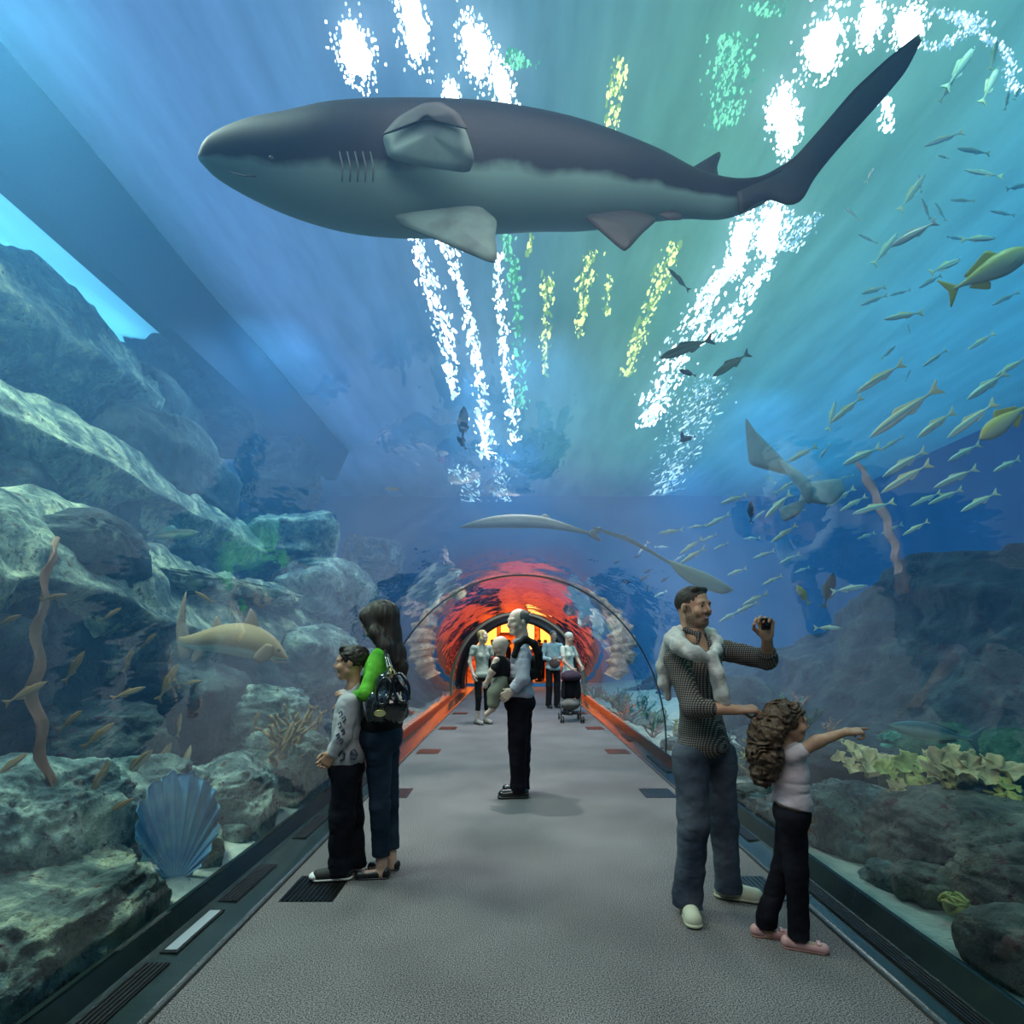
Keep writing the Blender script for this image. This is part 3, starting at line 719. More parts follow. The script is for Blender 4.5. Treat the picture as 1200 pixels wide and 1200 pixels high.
for i, (px, py, X, R, n, m, lab) in enumerate([
    (968, 882, 3.05, .15, 5, YEL, 'yellow plate coral just below the girl\'s pointing hand'), (1010, 895, 3.0, .19, 6, YEL, 'yellow plate coral left of the middle of the coral shelf'),
    (1040, 905, 3.0, .22, 7, YEL, 'large yellow plate coral on the near edge of the shelf'), (1075, 918, 2.95, .20, 7, YGR, 'drooping yellow green plate coral above the large dark boulder'),
    (1100, 900, 3.2, .22, 7, YEL, 'broad yellow plate coral under the tuna'), (1140, 915, 3.2, .24, 8, YEL, 'yellow plate coral under the tuna\'s tail'),
    (1165, 935, 3.2, .16, 6, YGR, 'yellow green plate coral near the right edge'), (1060, 940, 2.75, .12, 5, YEL, 'small yellow plate coral low on the brown boulder'), (1040, 880, 3.4, .16, 5, TEC, 'teal plate coral behind the yellow ones')]):
    plate_coral(WX(px, py-8, X-.15), R, n, 100+i, m, lab)
def lettuce_coral(c, R, m, label, seed, name='lettuce_coral', group='lettuce corals'):
    r = random.Random(seed); mb_ = MB()
    for i in range(16):
        d = nrm([r.gauss(0, 1), r.gauss(0, 1)-.6, abs(r.gauss(0, .8))]); a = np.array(c)+d*R*.35
        pts = [a]
        t = nrm(np.cross(d, V(r.gauss(0, 1), r.gauss(0, 1), r.gauss(0, 1))))
        for k in range(5): pts.append(np.array(c)+nrm(d+t*(k-2)*.35)*R*(.95+.1*r.random()))
        mb_.tube(pts, [R*.22]+[R*.13]*5, 7)
    v, f = ico(3); mb_.add(v*R*.75+np.array(c), [tuple(x) for x in f])
    return finish(mb_.build(name, m, smooth=True, loc=c), label, 'coral', group)
for i, (px, py, X, R, m, lab) in enumerate([
    (1118, 1062, 2.22, .065, YGR, 'bright yellow green frilled coral low on the right rocks'), (1085, 950, 2.60, .075, YGR, 'green frilled coral on top of the small brown boulder'),
    (1062, 1010, 2.42, .05, OCH, 'small brown green frilled coral on the dark boulder'), (1066, 1068, 2.18, .05, GRN, 'round olive coral head beside the bright sand patch')]):
    lettuce_coral(WX(px, py, X), R, m, lab, 200+i)
def branch_coral(c, H, m, label, seed, n=9, group='small branching corals'):
    r = random.Random(seed); mb_ = MB()
    for i in range(n):
        d = nrm([r.gauss(0, .5), r.gauss(0, .5), 1]); p = np.array(c); pts = [p]
        for k in range(4):
            d = nrm(d+np.array([r.gauss(0, .3), r.gauss(0, .3), .1])); p = p+d*H*.28; pts.append(p)
            if k > 0:
                q = p+nrm(d+np.array([r.gauss(0, .9), r.gauss(0, .9), 0]))*H*.2; mb_.tube([p, q], [H*.045, H*.025], 6)
        mb_.tube(pts, [H*.08, H*.07, H*.055, H*.045, H*.03], 7)
    return finish(mb_.build('branching_coral', m, smooth=True, loc=c), label, 'coral', group)
r_ = random.Random(5)
for i in range(26):     # coral garden at the foot of the right wall, far half
    y = 5.6+i*.42; X = 2.12+r_.uniform(0, .5); mm = [TEC, OCH, YGR, PNK, TEC][i % 5]
    branch_coral((X, y, .03), r_.uniform(.18, .38), mm, ['small teal', 'small ochre', 'small yellow green', 'small pinkish', 'little teal'][i % 5]+' branching coral on the sand beyond the right plinth', 300+i, n=7)
for i in range(9):
    px = 905+i*9+r_.uniform(-4, 4); py = 850+r_.uniform(-15, 70)
    branch_coral(WX(px, py, 2.75), r_.uniform(.12, .2), [TEC, GRN, TEC, PNK][i % 4], 'teal, green or pink branching coral on the rocks behind the girl', 340+i, n=6)
for i in range(12):     # algae tufts on low rocks
    p = WX(1090+r_.uniform(-40, 90), 1095+r_.uniform(-20, 50), 2.25+r_.uniform(0, .2))
    branch_coral(p, r_.uniform(.05, .09), TEC, 'dark teal algae tuft on the low rock by the right plinth', 360+i, n=6, group='algae tufts')
# --- left side growths and upright strands
BROWN_STRAND = mat('strand_brown', (.24, .13, .08), .6, col2=(.14, .09, .05), scale=6)
def strand(pts, w, m, label, name='upright_strand', cat='seaweed', th=.012, flat=V(0, 1, 0)):
    pts = [np.asarray(p, float) for p in pts]; n = 40; t = np.linspace(0, 1, len(pts)); u = np.linspace(0, 1, n)
    P = np.stack([np.interp(u, t, [p[i] for p in pts]) for i in range(3)], 1)
    for _ in range(4): P[1:-1] = (P[:-2]+P[2:]+2*P[1:-1])/4
    ww = np.interp(u, np.linspace(0, 1, len(w)), w); vs = []; K = 9
    for i in range(n):
        d = nrm(P[min(i+1, n-1)]-P[max(i-1, 0)]); s = nrm(np.cross(d, V(1, .2, 0))); q = np.cross(s, d)
        for side in (1, -1):
            for k in range(K):
                e = -1+2*k/(K-1); e = e*side
                vs.append(P[i]+s*e*ww[i]*(1+.12*math.sin(i*.9+k))+q*side*th*(1-abs(e)**2)+q*.02*math.sin(i*.8)*abs(e))
    fs = []; M = 2*K
    for i in range(n-1):
        for k in range(M): fs.append((i*M+k, i*M+(k+1) % M, (i+1)*M+(k+1) % M, (i+1)*M+k))
    return finish(mesh_obj(name, vs, fs, m, loc=pts[0]), label, cat)
strand([WX(62, 935, -2.45), WX(50, 880, -2.45), WX(40, 820, -2.45), WX(44, 760, -2.45), WX(50, 700, -2.45), WX(60, 655, -2.45), WX(68, 630, -2.5)], [.02, .05, .055, .05, .03, .025, .01], BROWN_STRAND, 'tall brown frond standing upright among the left rocks')  # solid brown ribbon narrowing to both ends
strand([WX(1052, 672, 4.2), WX(1048, 640, 4.2), WX(1035, 600, 4.2), WX(1015, 560, 4.2), WX(1004, 540, 4.2)], [.05, .05, .06, .05, .02], mat('arm_reflection_pink', (.42, .26, .26), .7), 'pinkish stand-in for an arm reflection, curving up from the right ridge below the school')  # an arm's reflection in the acrylic, modelled as a solid strand
# fluted blue fan sponge
def fan_sponge():
    c = V(-1.985, 3.42, .02); sdir = nrm(V(.72, .69, 0)); n_ = nrm(V(.69, -.72, .25)); N_, M_ = 150, 30; vs = []
    for side in (0, 1):
        for j in range(M_):
            v = j/(M_-1)
            for i in range(N_):
                t = math.radians(14+332*i/(N_-1)); k = 1+.035*math.sin(13*t)+.02*math.sin(29*t+1)
                ox, oz = .215*math.sin(t)*k*(1-.12*math.cos(t)), .34-.33*math.cos(t)*k
                x, z = ox*v, oz*v+.02
                rip = .026*math.sin(17*t)*v**1.3+.012*math.sin(37*t)*v**2
                bowl = .16*v**2*(.35+.65*abs(math.sin(t)))-.05*v
                vs.append(c+sdir*(-x)+UPV*z+n_*(rip+bowl*.7-.06)-n_*side*.012)
    S = N_*M_; fs = []
    for j in range(M_-1):
        for i in range(N_-1):
            a = j*N_+i; fs.append((a, a+1, a+N_+1, a+N_)); fs.append((S+a, S+a+N_, S+a+N_+1, S+a+1))
    rim = [j*N_ for j in range(M_)]+[(M_-1)*N_+i for i in range(1, N_)]+[j*N_+N_-1 for j in range(M_-2, -1, -1)]
    for a, b in zip(rim[:-1], rim[1:]): fs.append((a, S+a, S+b, b))
    o = mesh_obj('fan_sponge', vs, fs, mat('sponge_blue', (.30, .74, .98), .6, col2=(.15, .50, .88), scale=5, bump=.004, bscale=50), loc=c)
    finish(o, 'large blue fluted fan shaped sponge standing beside the left plinth', 'sponge')
UPV = V(0, 0, 1)
fan_sponge()
for i, (px, py, X, H, m, lab) in enumerate([(330, 870, -2.1, .42, OCH, 'ochre branching coral beside the boy\'s hip'), (350, 850, -2.15, .35, OCH, 'ochre branching coral just left of the boy\'s sleeve'), (345, 890, -2.0, .22, PNK, 'pinkish branching coral low by the boy\'s knees')]):
    branch_coral(WX(px, py, X)-V(0, 0, H*.6), H, m, lab, 400+i, n=10, group='corals beside the boy')
# ================================================================== lamp glints imitated by glowing flakes at the water surface
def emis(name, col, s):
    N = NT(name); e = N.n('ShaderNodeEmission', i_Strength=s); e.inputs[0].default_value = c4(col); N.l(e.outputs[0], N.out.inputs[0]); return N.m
GW = emis('glint_glow_white', (1, 1, 1), 7.); GWB = emis('glint_glow_bluewhite', (.75, .92, 1), 2.2); GY = emis('glint_glow_yellow', (.9, .95, .35), 2.2); GWC = emis('glint_glow_blue_soft', (.35, .75, 1), 1.1); GYG = emis('glint_glow_olive', (.45, .8, .3), .9); GGD = emis('glint_glow_green_soft', (.2, .75, .5), .7); GG = emis('glint_glow_green', (.3, .95, .6), 1.4)
def surf_pt(px, py, z=6.62):
    Y = (z-CH)*F/(HY-py); return (px-HX)/F*Y, Y
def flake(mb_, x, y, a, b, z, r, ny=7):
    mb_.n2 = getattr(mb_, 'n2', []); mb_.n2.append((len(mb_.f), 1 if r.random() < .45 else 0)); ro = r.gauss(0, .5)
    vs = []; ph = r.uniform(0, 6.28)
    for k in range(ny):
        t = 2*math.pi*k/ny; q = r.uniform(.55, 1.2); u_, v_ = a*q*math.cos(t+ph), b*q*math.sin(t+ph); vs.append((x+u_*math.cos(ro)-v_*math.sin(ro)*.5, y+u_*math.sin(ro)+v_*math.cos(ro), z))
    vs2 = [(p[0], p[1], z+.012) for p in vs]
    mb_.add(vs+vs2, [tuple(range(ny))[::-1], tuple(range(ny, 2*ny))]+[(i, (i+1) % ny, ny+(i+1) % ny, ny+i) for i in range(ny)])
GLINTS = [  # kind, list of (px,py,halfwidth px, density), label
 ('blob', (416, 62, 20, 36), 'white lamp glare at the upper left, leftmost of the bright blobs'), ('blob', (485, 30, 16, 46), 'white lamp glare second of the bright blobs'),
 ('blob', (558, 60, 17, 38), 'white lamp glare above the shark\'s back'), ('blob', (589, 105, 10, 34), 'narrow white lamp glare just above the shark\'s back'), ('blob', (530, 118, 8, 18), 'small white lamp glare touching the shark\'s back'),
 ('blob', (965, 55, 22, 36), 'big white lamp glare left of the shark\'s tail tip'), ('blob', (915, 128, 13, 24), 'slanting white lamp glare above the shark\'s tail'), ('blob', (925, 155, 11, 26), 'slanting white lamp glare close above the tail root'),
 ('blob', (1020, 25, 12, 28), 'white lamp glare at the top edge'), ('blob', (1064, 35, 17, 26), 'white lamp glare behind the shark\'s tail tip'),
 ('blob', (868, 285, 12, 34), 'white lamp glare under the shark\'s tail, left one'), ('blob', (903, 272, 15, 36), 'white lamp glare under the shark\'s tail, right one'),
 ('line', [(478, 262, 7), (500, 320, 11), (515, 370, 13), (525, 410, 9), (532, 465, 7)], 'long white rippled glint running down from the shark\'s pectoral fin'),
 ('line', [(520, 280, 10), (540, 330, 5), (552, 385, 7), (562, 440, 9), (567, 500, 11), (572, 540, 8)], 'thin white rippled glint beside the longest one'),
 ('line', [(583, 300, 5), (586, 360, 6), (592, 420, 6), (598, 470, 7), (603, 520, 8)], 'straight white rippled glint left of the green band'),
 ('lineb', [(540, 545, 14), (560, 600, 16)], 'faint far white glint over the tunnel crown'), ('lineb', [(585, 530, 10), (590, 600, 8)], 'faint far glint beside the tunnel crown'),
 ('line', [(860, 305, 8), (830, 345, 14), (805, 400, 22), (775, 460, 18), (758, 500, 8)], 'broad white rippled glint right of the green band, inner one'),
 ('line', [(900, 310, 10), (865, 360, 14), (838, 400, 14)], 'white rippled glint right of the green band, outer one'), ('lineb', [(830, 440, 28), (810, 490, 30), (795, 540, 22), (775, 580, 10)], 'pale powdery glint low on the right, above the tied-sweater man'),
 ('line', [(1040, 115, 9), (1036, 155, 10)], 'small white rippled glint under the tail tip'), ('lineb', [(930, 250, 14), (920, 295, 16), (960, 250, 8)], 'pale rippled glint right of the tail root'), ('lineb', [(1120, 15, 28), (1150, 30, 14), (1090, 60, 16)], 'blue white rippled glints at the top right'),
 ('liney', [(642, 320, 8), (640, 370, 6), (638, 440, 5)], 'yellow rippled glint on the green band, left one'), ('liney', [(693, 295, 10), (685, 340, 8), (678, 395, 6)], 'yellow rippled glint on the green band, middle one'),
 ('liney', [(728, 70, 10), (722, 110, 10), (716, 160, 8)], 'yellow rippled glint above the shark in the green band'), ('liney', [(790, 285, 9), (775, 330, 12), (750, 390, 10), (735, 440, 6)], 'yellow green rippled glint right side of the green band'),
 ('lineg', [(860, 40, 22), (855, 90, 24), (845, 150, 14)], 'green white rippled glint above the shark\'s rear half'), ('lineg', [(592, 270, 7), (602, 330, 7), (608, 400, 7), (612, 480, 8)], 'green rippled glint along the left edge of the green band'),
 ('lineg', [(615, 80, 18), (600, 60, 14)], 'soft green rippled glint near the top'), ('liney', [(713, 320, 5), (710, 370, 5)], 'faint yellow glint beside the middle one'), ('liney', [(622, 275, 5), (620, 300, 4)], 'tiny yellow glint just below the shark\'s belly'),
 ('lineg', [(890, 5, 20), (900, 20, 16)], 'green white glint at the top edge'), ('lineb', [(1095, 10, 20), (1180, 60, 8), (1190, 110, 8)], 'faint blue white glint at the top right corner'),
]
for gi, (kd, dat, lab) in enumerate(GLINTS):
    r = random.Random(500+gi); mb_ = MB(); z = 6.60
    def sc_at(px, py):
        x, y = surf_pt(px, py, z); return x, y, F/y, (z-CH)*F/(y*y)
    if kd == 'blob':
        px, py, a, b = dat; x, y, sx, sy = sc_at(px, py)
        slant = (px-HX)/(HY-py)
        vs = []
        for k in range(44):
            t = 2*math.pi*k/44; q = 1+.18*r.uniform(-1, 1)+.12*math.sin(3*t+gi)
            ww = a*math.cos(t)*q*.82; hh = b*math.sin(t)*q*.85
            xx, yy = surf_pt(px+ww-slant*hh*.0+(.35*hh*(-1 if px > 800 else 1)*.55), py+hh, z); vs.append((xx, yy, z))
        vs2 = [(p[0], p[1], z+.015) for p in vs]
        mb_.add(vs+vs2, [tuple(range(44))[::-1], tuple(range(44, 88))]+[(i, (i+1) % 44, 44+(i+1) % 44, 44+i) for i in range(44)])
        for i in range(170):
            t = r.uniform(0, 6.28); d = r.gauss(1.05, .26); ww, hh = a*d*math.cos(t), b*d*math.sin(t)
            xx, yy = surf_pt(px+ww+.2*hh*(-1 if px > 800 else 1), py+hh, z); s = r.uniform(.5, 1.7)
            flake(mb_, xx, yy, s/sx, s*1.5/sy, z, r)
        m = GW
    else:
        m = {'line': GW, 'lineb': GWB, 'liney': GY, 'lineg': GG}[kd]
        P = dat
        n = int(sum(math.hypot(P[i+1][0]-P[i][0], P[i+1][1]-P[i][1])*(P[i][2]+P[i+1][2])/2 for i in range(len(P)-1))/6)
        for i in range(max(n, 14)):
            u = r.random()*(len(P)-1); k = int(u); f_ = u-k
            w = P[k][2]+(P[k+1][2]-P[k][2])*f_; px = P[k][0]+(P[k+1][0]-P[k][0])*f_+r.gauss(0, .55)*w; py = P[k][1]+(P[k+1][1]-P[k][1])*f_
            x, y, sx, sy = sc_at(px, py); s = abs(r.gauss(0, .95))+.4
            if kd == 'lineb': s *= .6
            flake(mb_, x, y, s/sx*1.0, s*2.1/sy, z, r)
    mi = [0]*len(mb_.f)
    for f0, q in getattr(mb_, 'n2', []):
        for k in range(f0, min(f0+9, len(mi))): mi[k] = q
    o = mesh_obj('glowing_flake_glint', mb_.v, mb_.f, [m, {GW: GWB, GWB: GWC, GY: GYG, GG: GGD}[m]], smooth=False, midx=mi)
    finish(o, lab, 'lamp glint', 'glowing flakes imitating lamp glints')

# ================================================================== fish
def attr_mat(name, top, belly, rough=.5, spec=.5, extra=None, lohi=(.42, .58), mottle=.06, nscale=20):
    """dorsal/ventral countershading stored as the 'back' attribute: a fixed skin pattern"""
    N = NT(name); B = N.n('ShaderNodeBsdfPrincipled', i_Roughness=rough); N.l(B.outputs[0], N.out.inputs[0]); B.inputs['Specular IOR Level'].default_value = spec
    at = N.n('ShaderNodeAttribute', attribute_name='back'); tc = N.n('ShaderNodeTexCoord'); ns = N.n('ShaderNodeTexNoise', i_Scale=nscale, i_Detail=4.); N.l(tc.outputs['Object'], ns.inputs['Vector'])
    m = N.n('ShaderNodeMath', operation='MULTIPLY_ADD'); N.l(ns.outputs[0], m.inputs[0]); m.inputs[1].default_value = mottle*4; m2 = N.n('ShaderNodeMath', operation='SUBTRACT'); N.l(at.outputs['Fac'], m2.inputs[0]); m2.inputs[1].default_value = mottle*2; N.l(m2.outputs[0], m.inputs[2])
    r = N.n('ShaderNodeValToRGB'); N.l(m.outputs[0], r.inputs[0]); e = r.color_ramp.elements
    e[0].position = lohi[0]; e[0].color = c4(belly); e[1].position = lohi[1]; e[1].color = c4(top)
    for p, c in (extra or []):
        q = e.new(p); q.color = c4(c)
    N.l(r.outputs[0], B.inputs['Base Color']); return N.m
def loft(name, pts, hh, ww, ups, m, parent=None, n=24, res=60, label=None, back=None, loc=None, pw=1.):
    """body of elliptical sections; hh half height, ww half width, ups the dorsal direction"""
    pts = np.array(pts, float); k = len(pts); d = np.r_[0, np.cumsum(np.linalg.norm(np.diff(pts, axis=0), axis=1))]; d /= d[-1]
    u = (1-np.cos(np.linspace(0, math.pi, res)))/2
    def cub(vals):
        vals = np.array(vals, float); x = d
        if vals.ndim == 1: vals = vals[:, None]
        m_ = np.zeros_like(vals); 
        for i in range(len(x)):
            a, b = max(0, i-1), min(len(x)-1, i+1); m_[i] = (vals[b]-vals[a])/(x[b]-x[a])
        out = np.zeros((len(u), vals.shape[1]))
        for q, t in enumerate(u):
            i = min(np.searchsorted(x, t, side='right')-1, len(x)-2); h = x[i+1]-x[i]; s = (t-x[i])/h
            out[q] = (2*s**3-3*s*s+1)*vals[i]+(s**3-2*s*s+s)*h*m_[i]+(-2*s**3+3*s*s)*vals[i+1]+(s**3-s*s)*h*m_[i+1]
        return out
    P = cub(pts); H = np.maximum(cub(hh)[:, 0], .0005); Wd = np.maximum(cub(ww)[:, 0], .0005); U = cub(ups if np.ndim(ups) == 2 else [ups]*k)
    vs = []; bk = []
    for i in range(res):
        t = nrm(P[min(i+1, res-1)]-P[max(i-1, 0)]); up = U[i]-t*np.dot(U[i], t); up = nrm(up); sd = np.cross(t, up)
        for j in range(n):
            a = 2*math.pi*j/n; vs.append(P[i]+up*H[i]*math.sin(a)+sd*Wd[i]*math.cos(a)); bk.append(.5+.5*math.sin(a))
    fs = [(i*n+j, i*n+(j+1) % n, (i+1)*n+(j+1) % n, (i+1)*n+j) for i in range(res-1) for j in range(n)]
    fs += [tuple(range(n))[::-1], tuple((res-1)*n+j for j in range(n))]
    o = mesh_obj(name, vs, fs, m, parent, loc=loc); a = o.data.attributes.new('back', 'FLOAT', 'POINT'); a.data.foreach_set('value', bk)
    return o
def fin(name, pts, th, m, parent, back=1., sub=2, loc=None):
    """fin: outline polygon in 3D (planar or nearly), thick at the centre and thin at the edge"""
    P = np.array(pts, float)
    for _ in range(sub):                         # Chaikin-like smoothing that keeps tips
        Q = []
        for i in range(len(P)):
            a, b = P[i], P[(i+1) % len(P)]; Q += [a*.85+b*.15, a*.15+b*.85]
        P = np.array(Q)
    c = P.mean(0); nn = np.zeros(3)
    for i in range(len(P)): nn += np.cross(P[i]-c, P[(i+1) % len(P)]-c)
    nn = nrm(nn); n = len(P); vs = []; K = 4
    for side in (1, -1):
        for j in range(K):
            f_ = 1-j/K; 
            for p in P: vs.append(c+(p-c)*f_+nn*side*th*(.12+.88*(1-f_**2)))
        vs.append(c+nn*side*th)
    S = K*n+1; fs = []
    for s_ in (0, 1):
        for j in range(K-1):
            for i in range(n):
                q = (s_*S+j*n+i, s_*S+j*n+(i+1) % n, s_*S+(j+1)*n+(i+1) % n, s_*S+(j+1)*n+i); fs.append(q if s_ == 0 else q[::-1])
        for i in range(n):
            q = (s_*S+(K-1)*n+i, s_*S+(K-1)*n+(i+1) % n, s_*S+K*n); fs.append(q if s_ == 0 else q[::-1])
    for i in range(n): fs.append((i, S+i, S+(i+1) % n, (i+1) % n))
    o = mesh_obj(name, vs, fs, m, parent, loc=loc); a = o.data.attributes.new('back', 'FLOAT', 'POINT')
    a.data.foreach_set('value', np.full(len(o.data.vertices), back)); return o

# ---- the big shark over the tunnel
SY = 2.6
def S(px, py, dy=0): return W(px, py, SY+dy)
SKT = (.012, .014, .021); SKB = (.20, .36, .33)
SHM = attr_mat('shark_skin', SKT, SKB, .6, .3, lohi=(.54, .63), mottle=.075, nscale=4)
SHD = mat('shark_fin_dark', (.014, .017, .024), .6); SHP = mat('shark_fin_pale', (.11, .19, .18), .6, col2=(.06, .10, .105), scale=6)
shark = empty('shark', S(560, 200), 'very large dark shark with a pale belly swimming across above the tunnel', 'shark')
sp = [(234, 185), (246, 185), (264, 186), (300, 190), (350, 197), (400, 200), (470, 202), (560, 201), (630, 204), (690, 211), (760, 219), (810, 228), (850, 233), (885, 226), (915, 212)]
dyv = [.0, .0, .0, .0, 0, 0, 0, .02, .05, .08, .12, .14, .15, .15, .14]
hp = [4, 16, 26, 39, 51, 60, 64, 62, 57, 51, 37, 25, 21, 16, 12]
k_ = SY/F
shb = loft('body', [S(a, b, d) for (a, b), d in zip(sp, dyv)], [h*k_ for h in hp], [h*k_*w for h, w in zip(hp, [1, 1, .95, .9, .9, .9, .9, .88, .85, .8, .75, .65, .55, .45, .35])], V(.0, -.75, .75), SHM, shark, n=40, res=110)
def P3(l, dy=0., ddy=None): return [S(x, y, dy if ddy is None else ddy[i]) for i, (x, y) in enumerate(l)]
tf = [(868, 222), (895, 210), (930, 186), (960, 152), (1000, 105), (1040, 68), (1074, 40), (1081, 45), (1062, 84), (1030, 124), (995, 160), (972, 190), (950, 216), (938, 237), (920, 243), (908, 233), (893, 233), (868, 245)]
def strip_fin(name, top, bot, th, m, parent, dy):
    n = 40
    def rs(L):
        L = np.array(L, float); d = np.r_[0, np.cumsum(np.hypot(*np.diff(L, axis=0).T))]; d /= d[-1]; u = np.linspace(0, 1, n)
        return np.stack([np.interp(u, d, L[:, 0]), np.interp(u, d, L[:, 1])], 1)
    T, B = rs(top), rs(bot)
    for Q in (T, B):
        for _ in range(2): Q[1:-1] = (Q[:-2]+2*Q[1:-1]+Q[2:])/4
    vs = []; K = 7
    for i in range(n):
        for side in (1, -1):
            for k in range(K):
                e = k/(K-1) if side == 1 else 1-k/(K-1)
                q = T[i]+(B[i]-T[i])*e; vs.append(S(q[0], q[1], dy(i/(n-1))+side*th*(1-abs(2*e-1)**2)*(1-.6*i/n)))
    M_ = 2*K; fs = [(i*M_+k, i*M_+(k+1) % M_, (i+1)*M_+(k+1) % M_, (i+1)*M_+k) for i in range(n-1) for k in range(M_)]+[tuple(range(M_))[::-1], tuple((n-1)*M_+k for k in range(M_))]
    o = mesh_obj(name, vs, fs, m, parent); return o
strip_fin('tail_fin', [(862, 212), (895, 206), (930, 186), (960, 152), (1000, 105), (1040, 68), (1076, 40)], [(866, 252), (893, 234), (905, 232), (920, 243), (940, 238), (952, 212), (975, 183), (1000, 155), (1030, 122), (1062, 84), (1080, 48)], .03, SHD, shark, lambda t: .13-.05*t)
fin('pectoral_fin', P3([(448, 160), (466, 140), (495, 124), (515, 122), (534, 133), (547, 155), (556, 185), (550, 203), (500, 196), (455, 186)], ddy=[-.22, -.25, -.3, -.33, -.36, -.36, -.34, -.3, -.26, -.24]), .022, SHP, shark)
fin('pectoral_fin_edge', P3([(446, 160), (466, 137), (495, 121), (516, 119), (536, 131), (550, 153), (533, 146), (512, 137), (490, 140), (468, 151)], ddy=[-.25, -.28, -.33, -.36, -.39, -.39, -.37, -.35, -.31, -.27]), .008, SHD, shark)
fin('pectoral_fin', P3([(458, 252), (470, 264), (500, 276), (535, 291), (578, 309), (583, 300), (580, 278), (583, 258), (560, 240)], ddy=[-.1, -.12, -.16, -.2, -.24, -.24, -.2, -.14, -.12]), .02, SHP, shark)
fin('pelvic_fin', P3([(683, 252), (700, 268), (731, 295), (738, 290), (752, 274), (772, 256), (740, 245)], ddy=[0, -.02, -.08, -.08, -.04, .0, .0]), .015, SHD, shark)
fin('dorsal_fin', P3([(650, 162), (672, 152), (692, 149), (704, 151), (703, 158), (700, 172), (670, 178)], .2), .012, SHD, shark)
fin('dorsal_fin', P3([(795, 206), (815, 194), (843, 177), (845, 182), (840, 196), (843, 212), (815, 222)], .15), .012, SHD, shark)
fin('anal_fin', P3([(770, 250), (782, 258), (798, 258), (800, 252), (790, 246)], .1), .008, SHD, shark)
v, f = ico(2)
mesh_obj('eye', v*.011+S(318, 186, -.215), f, mat('shark_eye', (.01, .012, .012), .5), shark)
mb_ = MB(); mb_.tube([S(268, 201, -.07), S(285, 206, -.11), (S(300, 207, -.135))], .003, 6); mb_.build('mouth', SHD, shark, smooth=True)
for i in range(5):
    mb_ = MB(); x = 398+i*9; mb_.tube([S(x, 178, -.225), S(x+4, 195, -.24), S(x+3, 213, -.235)], .0035, 6); mb_.build('gill_slit', SHD, shark, smooth=True)

# ---- tan shark on the left
TY = 4.75
def T_(px, py, dy=0): return W(px, py, TY+dy)
TAM = attr_mat('tan_skin', (.34, .25, .13), (.62, .74, .66), .6, .3, lohi=(.26, .38), mottle=.04, nscale=9)
TAF = mat('tan_fin', (.27, .20, .14), .6)
tan = empty('shark', T_(275, 755), 'tan shark with a pale belly facing the boy in front of the left rocks', 'shark')
k_ = TY/F
loft('body', [T_(*p) for p in [(337, 772), (325, 765), (310, 757), (290, 751), (268, 749), (248, 750), (230, 752), (218, 752), (210, 750)]], [h*k_ for h in [1, 9, 16, 20, 18, 14, 10, 7, 5]], [h*k_ for h in [1, 10, 16, 18, 15, 11, 7, 4, 2]], V(0, -.1, 1), TAM, tan, n=24, res=60)
def Q3(l, dy=0.): return [T_(x, y, dy) for x, y in l]
fin('tail_fin', Q3([(222, 745), (217, 725), (219, 690), (213, 705), (206, 735), (207, 752), (211, 775), (222, 770), (224, 757)]), .012, TAF, tan)
fin('dorsal_fin', Q3([(247, 740), (250, 727), (254, 721), (262, 733), (266, 740)]), .01, TAF, tan)
fin('dorsal_fin', Q3([(284, 735), (290, 720), (294, 712), (300, 720), (304, 736)]), .01, TAF, tan)
fin('anal_fin', Q3([(228, 758), (224, 772), (226, 779), (240, 766), (245, 758)]), .01, TAF, tan)
fin('pectoral_fin', Q3([(300, 764), (296, 772), (304, 778), (318, 772), (322, 756), (312, 754)], -.12), .01, TAF, tan)
mesh_obj('eye', v*.014+T_(327, 762, -.07), f, bpy.data.materials['shark_eye'], tan)
mb_ = MB(); mb_.tube([T_(335, 776, -.03), T_(325, 776, -.09), T_(316, 772, -.12)], .005, 6); mb_.build('mouth', TAF, tan, smooth=True)

